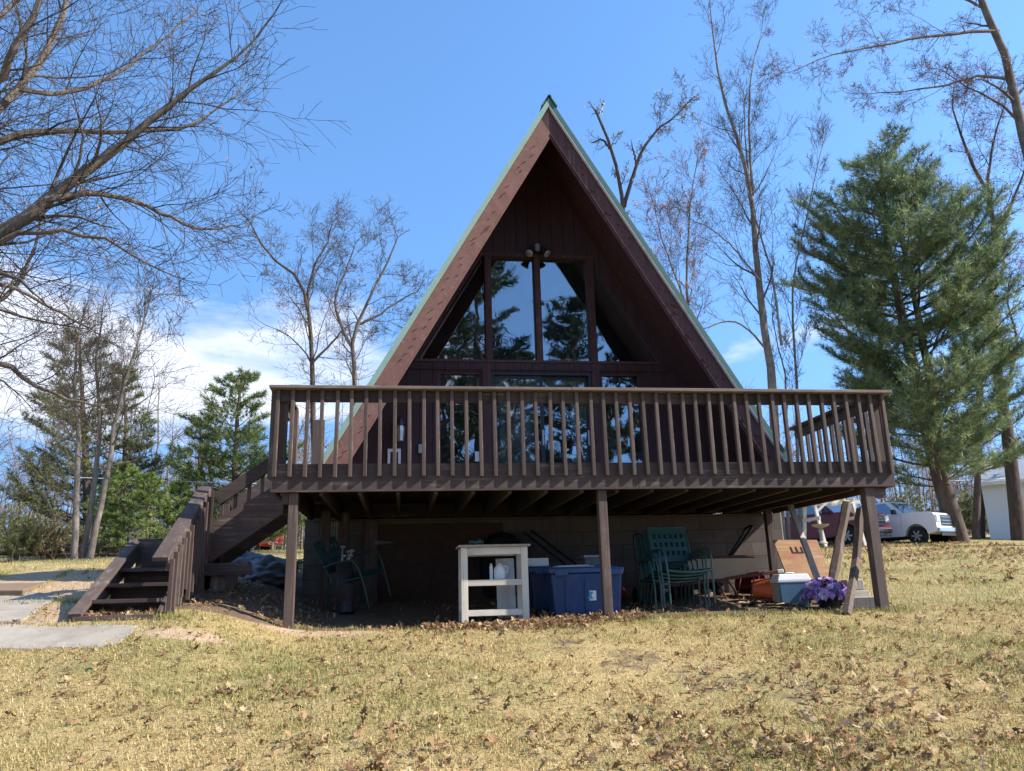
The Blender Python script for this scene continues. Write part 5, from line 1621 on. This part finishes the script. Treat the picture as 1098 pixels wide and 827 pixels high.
def bush(label, c, r, cols, seed, n=900, L=.10, twig=True, name='bush', group=None):
    g = random.Random(seed); t_ = thing(name, label, 'bush', (c[0], c[1], G(c[0], c[1])), group=group); z0 = G(c[0], c[1]); seg = []; tf = []
    for k in range(36):
        a = g.uniform(0, 6.28); d = Vector((math.cos(a) * g.uniform(.1, .9), math.sin(a) * g.uniform(.1, .9), 1)).normalized(); p = Vector((c[0] + g.gauss(0, .25) * r[0], c[1] + g.gauss(0, .25) * r[0], z0 - .05)); L_ = r[1] * g.uniform(.6, 1.1)
        for j in range(5):
            d = (d + Vector((g.gauss(0, .16), g.gauss(0, .16), 0))).normalized(); q = p + d * L_ / 5; seg.append((*p, *q, .016, .010))
            for _ in range(2):
                e = (d + Vector((g.gauss(0, .7), g.gauss(0, .7), g.gauss(0, .3)))).normalized(); w = q + e * g.uniform(.2, .5) * r[0] * .5; seg.append((*q, *w, .009, .006)); tf.append((tuple(w), tuple(e))); tf.append((tuple(q.lerp(w, .6)), tuple(e)))
            p = q
    tubes(seg, 3, 'stems', M['brush'], t_)
    tufts_mesh(tf, 'foliage', t_, n // 70, L * 1.5, L * .42, cols, seed, spread=1.0)
    return t_


YB_ = [(.22, .23, .075), (.42, .40, .15)]
for px, Y, r, lab, sd, cols in ((14, 27, (1.6, 2.2), 'yellow green bush at the far left edge of the lawn', 1, YB_), (46, 28, (1.5, 1.9), 'tangled bush just left of the log fence start', 2, [(.20, .17, .10), (.36, .30, .16)]),
                                (66, 30, (1.4, 1.5), 'low bush in the shade behind the log fence', 3, YB_), (-30, 29, (1.7, 2.4), 'bush half cut off by the left picture edge', 4, YB_)):
    p = at(px, 595, Y); bush(lab, (p[0], Y), r, cols, sd, n=600)
for px, Y, r, lab, sd in ((1040, 40, (2.0, 3.4), 'light green shrub behind the white pickup and the pine trunk', 5), (1072, 44, (2.0, 3.2), 'light green shrub by the corner of the white garage', 6), (972, 42, (2.2, 3.0), 'light green shrub behind the cab of the white pickup', 7), (880, 44, (2.2, 3.0), 'light green shrub behind the white swing frame', 12)):
    p = at(px, 575, Y); bush(lab, (p[0], Y), r, [(.10, .12, .05), (.22, .23, .10)], sd, n=700, L=.13)
p = at(290, 585, 56); bush('yellow green shrub behind the red pickup', (p[0], 56), (2.4, 3.4), YB_, 8, n=1100, L=.15)

# pines standing behind the viewer, seen in the window panes
PD = [(.022, .045, .022), (.06, .085, .035)]
for x, y, H, lab, sd in ((1.3, -22, 24.5, 'tall dark pine mirrored in the left half of the cabin windows', 31), (6.2, -21, 16.4, 'dark pine mirrored in the right centre pane of the gable window', 32), (10.4, -23, 14.5, 'dark pine mirrored in the right triangular pane', 33), (-3.4, -25, 16, 'dark pine mirrored in the left side window', 34), (3.9, -27, 15.5, 'more distant dark pine mirrored in the middle door pane', 35), (-.6, -19, 15, 'dark pine mirrored low in the left triangular pane', 36)):
    z = G(x, y)
    conifer('lakeside_pine', lab, [([Vector((x, y, z - .2)), Vector((x + .2, y, z + H * .5)), Vector((x, y + .1, z + H))], .34, .04)], lambda t: 4.4 * (1 - t) ** .5 * (.75 + .25 * math.sin(t * 23)) + .5, 96, PD, sd, K=16, L=.36, W=.045, start=.10, gap=.08, sub=.62, group='pines mirrored in the windows')

# ---- woods far away: one mass of grey brown stems and brush
g = random.Random(77); seg = []; tf = []
for k in range(1500):
    y = g.uniform(46, 100); x = g.uniform(-62, 95) * (y / 75)
    z = G(x, y); H = g.uniform(3.0, 9.5) if g.random() < .8 else g.uniform(9, 14); r = .03 + H * .009; p = Vector((x, y, z - .2)); d = Vector((g.gauss(0, .05), 0, 1)).normalized()
    for j in range(5):
        q = p + d * H / 5; d = (d + Vector((g.gauss(0, .06), g.gauss(0, .06), 0))).normalized(); seg.append((*p, *q, r * (1 - .17 * j), r * (1 - .17 * (j + 1))))
        if j > 0:
            for _ in range(5):
                e = Vector((g.gauss(0, 1), g.gauss(0, 1), abs(g.gauss(.7, .4)))).normalized(); w = q + e * H * g.uniform(.10, .24); seg.append((*q, *w, .022, .012))
                for _ in range(3):
                    e2 = (e + Vector((g.gauss(0, .6), g.gauss(0, .6), g.gauss(.1, .4)))).normalized(); m_ = q.lerp(w, g.uniform(.3, 1)); seg.append((*m_, *(m_ + e2 * H * .09), .014, .009))
        p = q
fw_ = tubes(seg, 3, 'far_woods', bark('far_bark', (.13, .105, .085), (.24, .20, .165), .4), None)
fw_['kind'] = 'stuff'
for k in range(1500):
    y = g.uniform(46, 100); x = g.uniform(-60, 92) * (y / 75); z = G(x, y)
    if y < 52 and -17 < x < -5: continue
    for _ in range(8):
        tf.append(((x + g.gauss(0, .8), y + g.gauss(0, .8), z + abs(g.gauss(0, .9))), (0, 0, 1)))
u = tufts_mesh(tf, 'undergrowth', None, 8, .35, .07, [(.12, .11, .055), (.26, .24, .11)], 3, spread=1.1)
u['kind'] = 'stuff'

# ================================================================== GROUND, GRASS, LEAVES
def axis_(a0, a1, fine0, fine1, step, far):
    v = list(np.arange(fine0, fine1 + 1e-6, step)); s = step; x = fine1
    while x < a1: s *= 1.22; x += s; v.append(x)
    s = step; x = fine0
    while x > a0: s *= 1.22; x -= s; v.insert(0, x)
    return np.array(v)


xs = axis_(-900, 900, -9, 8, .09, 0); ys = axis_(-500, 1200, -6.2, 9, .09, 0)
XX, YY = np.meshgrid(xs, ys); ZZ = gz(XX, YY)
near = np.exp(-((XX / 14) ** 2 + ((YY - 2) / 14) ** 2))
lump = nr.normal(0, 1, XX.shape); lump = (lump + np.roll(lump, 1, 0) + np.roll(lump, 1, 1) + np.roll(lump, -1, 0) + np.roll(lump, -1, 1)) / 5
ZZ = ZZ + lump * .012 * near
nx, ny = len(xs), len(ys)
V = np.stack([XX, YY, ZZ], -1).reshape(-1, 3)
idx = np.arange(nx * ny).reshape(ny, nx)
F = np.stack([idx[:-1, :-1], idx[:-1, 1:], idx[1:, 1:], idx[1:, :-1]], -1).reshape(-1, 4)


def soil_mask(x, y):
    a = smooth(-3.9, -3.3, x) * smooth(3.9, 3.4, x) * smooth(-.12, .22, y) * smooth(13, 12.5, y)
    b = smooth(-4.7, -4.4, x) * (1 - smooth(-3.3, -2.9, x)) * smooth(-.35, .1, y) * (1 - smooth(5.5, 7, y))
    c = .55 * np.exp(-(((x - 3.2) / .5) ** 2 + ((y - .1) / .3) ** 2))
    return np.clip(np.maximum(np.maximum(a, b), c), 0, 1)


def sand_mask(x, y):
    a = np.exp(-(((x + 3.0) / .75) ** 2 + ((y + .12) / .22) ** 2))
    b = .95 * np.exp(-(((x + 4.1) / .5) ** 2 + ((y + 1.05) / .18) ** 2))
    c = np.exp(-(((x + 5.0) / .75) ** 2 + ((y + .95) / .28) ** 2)) * .8
    d = np.exp(-(((x + 6.3 + .32 * (y - 1)) / 1.0) ** 2)) * smooth(-1.2, -.3, y) * (1 - smooth(9, 14, y))
    e = .75 * np.exp(-(((x + 1.6) / 1.3) ** 2 + ((y - .05) / .16) ** 2))
    return np.clip(np.maximum.reduce([a, b, c, d, e]), 0, 1)


def inpoly(x, y, poly):
    c = np.zeros(len(x), bool); n = len(poly)
    for i in range(n):
        x0, y0 = poly[i]; x1, y1 = poly[(i + 1) % n]
        if y0 == y1: continue
        c ^= ((y0 > y) != (y1 > y)) & (x < (x1 - x0) * (y - y0) / (y1 - y0) + x0)
    return c


def patch(x, y):
    return (np.sin(x * 1.1 + 1.7 * np.sin(y * .8)) + np.sin(y * 1.5 + 1.1 * x + 2) + np.sin(2.7 * x - 1.9 * y + 1) * .7 + np.sin(5.3 * x + 4.1 * y) * .5) / 3.2


def worn(x, y):
    return (np.sin(x * .9 - 1.3 * np.sin(y * .55) + .7) + np.sin(y * 1.25 + .6 * x + 4) + .8 * np.sin(3.1 * x + 2.3 * y) + .6 * np.sin(6.7 * x - 5.1 * y + 1)) / 3.4


def in_view(x, y, m=.10):
    d = np.stack([x, y, gz(x, y)], 1) - CAM; zc = d @ _f; px = (d @ _r) / zc * FPX / (PW / 2); py = (d @ _u) / zc * FPX / (PH / 2)
    return (zc > .3) & (np.abs(px) < 1 + m) & (np.abs(py) < 1 + m * 2)


Cg = np.zeros((nx * ny, 3)); Cg[:, 0] = np.maximum(soil_mask(V[:, 0], V[:, 1]), np.clip((worn(V[:, 0], V[:, 1]) - .30) * 1.1, 0, .46)); Cg[:, 1] = sand_mask(V[:, 0], V[:, 1])
go = mesh_np('ground', V, F, M['ground'], None, col=Cg, smooth_sh=True); go['kind'] = 'structure'




def scatter(x0, x1, y0, y1, n):
    x = nr.uniform(x0, x1, n); y = nr.uniform(y0, y1, n); k = in_view(x, y); x, y = x[k], y[k]
    bad = (soil_mask(x, y) > .5) & (nr.random(len(x)) < .97)
    bad |= (sand_mask(x, y) > .55) & (nr.random(len(x)) < .8)
    wn = worn(x, y); bad |= (wn > .38) & (nr.random(len(x)) < np.clip((wn - .38) * 4, 0, .75))
    for q in SLABS: bad |= inpoly(x, y, q)
    bad |= (x > -5.4) & (x < -4.4) & (y > -.62) & (y < 2.0)
    return x[~bad], y[~bad]


gx, gy, gs = [], [], []
for x0, x1, y0, y1, dns, sz in ((-5, 4, -5.6, -3.2, 5200, 1.0), (-6.5, 5, -3.2, -1.2, 3600, 1.0), (-8, 7, -1.2, .6, 2600, 1.05), (-12, 12, .6, 8, 420, 1.5), (-18, 24, 8, 34, 75, 2.6)):
    a, b = scatter(x0, x1, y0, y1, int((x1 - x0) * (y1 - y0) * dns)); gx.append(a); gy.append(b); gs.append(np.full(len(a), sz))
# tougher tufts at the shadow line and by the posts
for cx, cy, n, sp in ((.9, .08, 500, .5), (1.9, .05, 420, .5), (3.35, .0, 380, .14), (-4.45, -.55, 260, .12), (-3.3, .1, 120, .15), (-5.7, .6, 500, .4), (2.9, .05, 200, .3), (.1, .1, 160, .2), (-2.2, .15, 200, .5)):
    a = nr.normal(cx, sp, n); b = nr.normal(cy, .06 if sp > .3 else .08, n); gx.append(a); gy.append(b); gs.append(np.full(n, 1.5))
for q in SLABS:
    for i in range(len(q)):
        (xa, ya), (xb, yb) = q[i], q[(i + 1) % len(q)]; m = int(150 * math.hypot(xb - xa, yb - ya)); tt = nr.random(m)
        gx.append(xa + (xb - xa) * tt + nr.normal(0, .035, m)); gy.append(ya + (yb - ya) * tt + nr.normal(0, .03, m)); gs.append(np.full(m, 1.2))
gx = np.concatenate(gx); gy = np.concatenate(gy); gs = np.concatenate(gs); n = len(gx); g0 = gz(gx, gy)
green = np.clip((patch(gx, gy) * .66 + .25 + nr.normal(0, .22, n)) * 1.0, 0, 1)
green = np.where(gs == 1.5, np.where(gy < .7, .8, green), green)
tilt = nr.uniform(.25, 1.35, n) * (1 - .35 * green); az = nr.uniform(0, 2 * math.pi, n)
d = np.stack([np.sin(tilt) * np.cos(az), np.sin(tilt) * np.sin(az), np.cos(tilt)], 1)
l = nr.uniform(.015, .046, n) * gs * (1 + .35 * green); w = nr.uniform(.0022, .0042, n) * gs * 1.15
s = np.stack([-np.sin(az), np.cos(az), np.zeros(n)], 1)
o = np.stack([gx, gy, g0 - .004], 1)
straw = np.array([[.60, .455, .215]]); grn = np.array([[.215, .24, .06]])
col = straw * (1 - green[:, None]) + grn * green[:, None]; col = col * nr.uniform(.65, 1.25, (n, 1))
V = np.stack([o - s * w[:, None], o + s * w[:, None], o + d * l[:, None]], 1).reshape(-1, 3)
gr = mesh_np('grass', V, np.arange(n * 3).reshape(-1, 3), M['grass'], None, col=np.repeat(col, 3, 0)); gr['kind'] = 'stuff'


# fallen oak leaves: lobed, curled
def leaf_tpl(seed):
    g = random.Random(seed); rim = []
    for side in (1, -1):
        pts = []
        for k in range(4):
            y = .12 + k * .24; pts += [(side * g.uniform(.30, .40) * math.sin(math.pi * min(.92, y + .12)), y), (side * g.uniform(.10, .15), y + .13)]
        rim.append(pts)
    P = [(0, -.12)] + rim[0] + [(0, 1.02)] + rim[1][::-1]
    return np.array(P)


def leaves(X, Y, size, name, zoff=.012):
    n = len(X); Vs = []; Fs = []; Cs = []; off = 0
    cols = np.array([(.42, .285, .15), (.31, .19, .10), (.50, .37, .21), (.21, .125, .07), (.58, .46, .29), (.45, .29, .15), (.36, .21, .11)])
    for tpl in range(4):
        k = np.arange(n) % 4 == tpl; m = k.sum()
        if not m: continue
        P = leaf_tpl(tpl); q = len(P); P = np.vstack([P, [(0, .3), (0, .7)]])
        c1, c2 = nr.uniform(-2.4, 2.8, m), nr.uniform(-1.6, 1.9, m)
        x = P[None, :, 0].repeat(m, 0); y = P[None, :, 1].repeat(m, 0) - .45
        z = c1[:, None] * x ** 2 + c2[:, None] * y ** 2 * .7 + nr.normal(0, .05, (m, q + 2))
        L = np.stack([x, y, z], -1) * (size[k] * nr.uniform(.5, 1.45, m))[:, None, None]
        ax = nr.normal(0, .5, m); ay = nr.normal(0, .5, m); az = nr.uniform(0, 6.28, m)
        def rot(L, i, j, t):
            c, s = np.cos(t)[:, None], np.sin(t)[:, None]; a, b = L[:, :, i].copy(), L[:, :, j].copy(); L[:, :, i] = a * c - b * s; L[:, :, j] = a * s + b * c
        rot(L, 1, 2, ax); rot(L, 0, 2, ay); rot(L, 0, 1, az)
        zm = L[:, :, 2].min(1)
        L[:, :, 0] += X[k][:, None]; L[:, :, 1] += Y[k][:, None]; L[:, :, 2] += (gz(X[k], Y[k]) + zoff - zm * .8)[:, None]
        Vs.append(L.reshape(-1, 3)); half = len(P) - 2
        mid = half // 2
        tri = []
        for i in range(half):
            j = (i + 1) % half; yy = (P[i, 1] + P[j, 1]) / 2; tri.append((i, j, q if yy < .5 else q + 1))
        tri += [(mid - 3, q, q + 1)] if False else []
        tri = np.array(tri); b = (np.arange(m) * (q + 2))[:, None, None] + off
        Fs.append((tri[None] + b).reshape(-1, 3)); off += m * (q + 2)
        cc = cols[nr.integers(0, len(cols), m)] * nr.uniform(.5, 1.05, (m, 1)) * np.array([[1.0, .93, .86]]); Cs.append(np.repeat(cc, q + 2, 0))
    o_ = mesh_np(name, np.concatenate(Vs), np.concatenate(Fs), M['leaf'], None, col=np.concatenate(Cs)); o_['kind'] = 'stuff'; return o_


def lscat(x0, x1, y0, y1, n, thr=-9):
    x = nr.uniform(x0, x1, n); y = nr.uniform(y0, y1, n)
    pch = np.sin(2.1 * x + 1.3 * np.sin(1.7 * y)) + np.sin(2.6 * y - 1.2 * x + 1) + .8 * np.sin(5.1 * x + 3 * y)
    k = (pch + nr.normal(0, .6, n) > thr) & in_view(x, y); return x[k], y[k]


LX, LY, LS = [], [], []
for a in ((-5, 4, -5.5, -1, 1300, .6, .062), (-5, 4, -5.5, -1, 900, -9, .045), (-8, 7, -1, .6, 900, -.2, .055), (-6, 5, -5.5, -.5, 2600, -9, .022), (-14, -4.6, .6, 12, 500, .2, .07), (4, 22, 3, 26, 3800, -.2, .10), (6, 22, 9, 24, 4200, .2, .11), (-6, 5, -5.5, .2, 620, -9, .052), (-6, 6, -5.5, .4, 2600, -.6, .026)):
    x, y = lscat(*a[:6]); LX.append(x); LY.append(y); LS.append(np.full(len(x), a[6]))
# drift blown against the edge of the shade, and litter under the deck and on the steps
for cx, cy, sx, sy, n in ((-.15, -4.15, .5, .22, 150), (.55, -3.75, .45, .3, 110), (-.9, -3.6, .4, .25, 70), (1.5, -3.0, .6, .3, 80), (-2.3, -3.9, .4, .25, 45), (.2, -2.6, .9, .3, 80), (2.6, -2.2, .6, .3, 60), (-3.2, -2.6, .5, .3, 40)):
    x, y = nr.normal(cx, sx, n), nr.normal(cy, sy, n); LX.append(x); LY.append(y); LS.append(np.full(n, .068))
n = 900; x = nr.uniform(-2.0, .45, n); y = .12 + .16 * np.sin(x * 2) + nr.normal(0, .15, n) - .05; LX.append(x); LY.append(y); LS.append(np.full(n, .062))
n = 420; x = nr.normal(-.3, .8, n); y = nr.normal(.95, .3, n); LX.append(x); LY.append(y); LS.append(np.full(n, .06))
n = 420; x = nr.uniform(-1.7, 3.2, n); y = nr.uniform(.1, 2.8, n); LX.append(x); LY.append(y); LS.append(np.full(n, .055))
n = 330; x = nr.uniform(-4.45, -3.0, n); y = nr.uniform(.15, 2.6, n); LX.append(x); LY.append(y); LS.append(np.full(n, .055))
n = 230; x = nr.uniform(-5.3, -4.55, n); y = nr.uniform(-.60, -.2, n); LX.append(x); LY.append(y); LS.append(np.full(n, .058))
LX = np.concatenate(LX); LY = np.concatenate(LY); LS = np.concatenate(LS)
ok = np.ones(len(LX), bool)
for q in SLABS: ok &= ~(inpoly(LX, LY, q) & (nr.random(len(LX)) < .93))
leaves(LX[ok], LY[ok], LS[ok] * 1.08, 'fallen_leaves')
# stray leaves lying on the treads
tx, ty_, tz = [], [], []

# ================================================================== LIGHT AND SKY
SUN = Vector((4.0, -1.2, 3.2)).normalized()
sl_ = bpy.data.lights.new('sun', 'SUN'); sl_.energy = 5.0; sl_.angle = R(.53); sl_.color = (1.0, .945, .86)
so = bpy.data.objects.new('sun', sl_); COL.objects.link(so)
so.rotation_euler = (-SUN).to_track_quat('-Z', 'Y').to_euler()
EL = math.asin(SUN.z); ROT = math.atan2(SUN.x, SUN.y)

w = bpy.data.worlds.new('World'); SC.world = w; w.use_nodes = True
t = w.node_tree; t.nodes.clear()
def N(typ, **k):
    x = t.nodes.new(typ)
    for a, b in k.items(): setattr(x, a, b)
    return x
def Lk(a, b): t.links.new(a, b)
sky = N('ShaderNodeTexSky', sky_type='NISHITA'); sky.sun_disc = False
sky.sun_elevation = EL; sky.sun_rotation = ROT; sky.altitude = 300; sky.air_density = 1.0; sky.dust_density = .3; sky.ozone_density = 2.2
hs = N('ShaderNodeHueSaturation'); hs.inputs['Saturation'].default_value = 1.16; hs.inputs['Value'].default_value = 1.95
Lk(sky.outputs[0], hs.inputs['Color'])
tc = N('ShaderNodeTexCoord')
# a clear dry sky: hardly any white towards the horizon
lift = N('ShaderNodeVectorMath', operation='MULTIPLY_ADD'); lift.inputs[1].default_value = (1, 1, .62); lift.inputs[2].default_value = (0, 0, .34); Lk(tc.outputs['Generated'], lift.inputs[0])
nrm = N('ShaderNodeVectorMath', operation='NORMALIZE'); Lk(lift.outputs[0], nrm.inputs[0]); Lk(nrm.outputs[0], sky.inputs[0])
sp = N('ShaderNodeSeparateXYZ'); Lk(tc.outputs['Generated'], sp.inputs[0])
mp = N('ShaderNodeMapping'); mp.inputs['Scale'].default_value = (2.2, 2.2, 7.0); mp.inputs['Location'].default_value = (.35, .1, .2); Lk(tc.outputs['Generated'], mp.inputs[0])
nz = N('ShaderNodeTexNoise'); nz.inputs['Scale'].default_value = 1.5; nz.inputs['Detail'].default_value = 9; nz.inputs['Roughness'].default_value = .58; nz.inputs['Distortion'].default_value = .35
Lk(mp.outputs[0], nz.inputs['Vector'])
def Mth(op, a, b=None, c=None):
    x = N('ShaderNodeMath', operation=op)
    for i, v in enumerate((a, b, c)):
        if v is None: continue
        if isinstance(v, (int, float)): x.inputs[i].default_value = v
        else: Lk(v, x.inputs[i])
    return x.outputs[0]
def MR(v, a, b, c, d):
    x = N('ShaderNodeMapRange'); x.clamp = True
    Lk(v, x.inputs[0])
    for i, q in enumerate((a, b, c, d)): x.inputs[i + 1].default_value = q
    return x.outputs[0]
# a bank of cloud lies low in the west, thinning to the east; a few wisps above, clear blue beneath
band = Mth('SUBTRACT', Mth('MULTIPLY', MR(sp.outputs[2], .14, .22, 0, 1), MR(sp.outputs[2], .27, .52, 1, 0)), .5)
west = MR(sp.outputs[0], .25, -.42, -.17, .16)
cl = Mth('ADD', Mth('ADD', nz.outputs['Fac'], Mth('MULTIPLY', band, .42)), west)
mask = Mth('MULTIPLY', MR(cl, .60, .79, 0, .92), MR(cl, .5, .62, .4, 1))
shade = MR(nz.outputs['Fac'], .35, .65, .55, 1.0)
ccol = N('ShaderNodeMix', data_type='RGBA'); Lk(shade, ccol.inputs[0]); ccol.inputs[6].default_value = (3.2, 4.0, 5.9, 1); ccol.inputs[7].default_value = (6.2, 6.5, 7.2, 1)
mx = N('ShaderNodeMix', data_type='RGBA'); Lk(mask, mx.inputs[0]); Lk(hs.outputs[0], mx.inputs[6]); Lk(ccol.outputs[2], mx.inputs[7])
bg = N('ShaderNodeBackground'); bg.inputs[1].default_value = .10; Lk(mx.outputs[2], bg.inputs[0])
wo = N('ShaderNodeOutputWorld'); Lk(bg.outputs[0], wo.inputs[0])

# ================================================================== CAMERA
cd_ = bpy.data.cameras.new('camera'); cd_.sensor_fit = 'HORIZONTAL'; cd_.sensor_width = 36; cd_.lens = 36 * FPX / PW
cd_.clip_start = .05; cd_.clip_end = 3000
co = bpy.data.objects.new('camera', cd_); COL.objects.link(co)
co.matrix_world = Matrix(((_r[0], _u[0], -_f[0], CAM[0]), (_r[1], _u[1], -_f[1], CAM[1]), (_r[2], _u[2], -_f[2], CAM[2]), (0, 0, 0, 1)))
SC.camera = co
SC.render.engine = 'CYCLES'
SC.view_settings.view_transform = 'Standard'; SC.view_settings.look = 'None'
SC.view_settings.exposure = .93; SC.view_settings.gamma = 1; SC.view_settings.use_curve_mapping = False
SC.cycles.max_bounces = 6; SC.cycles.diffuse_bounces = 4; SC.cycles.glossy_bounces = 3; SC.cycles.transmission_bounces = 3
SC.cycles.use_denoising = True
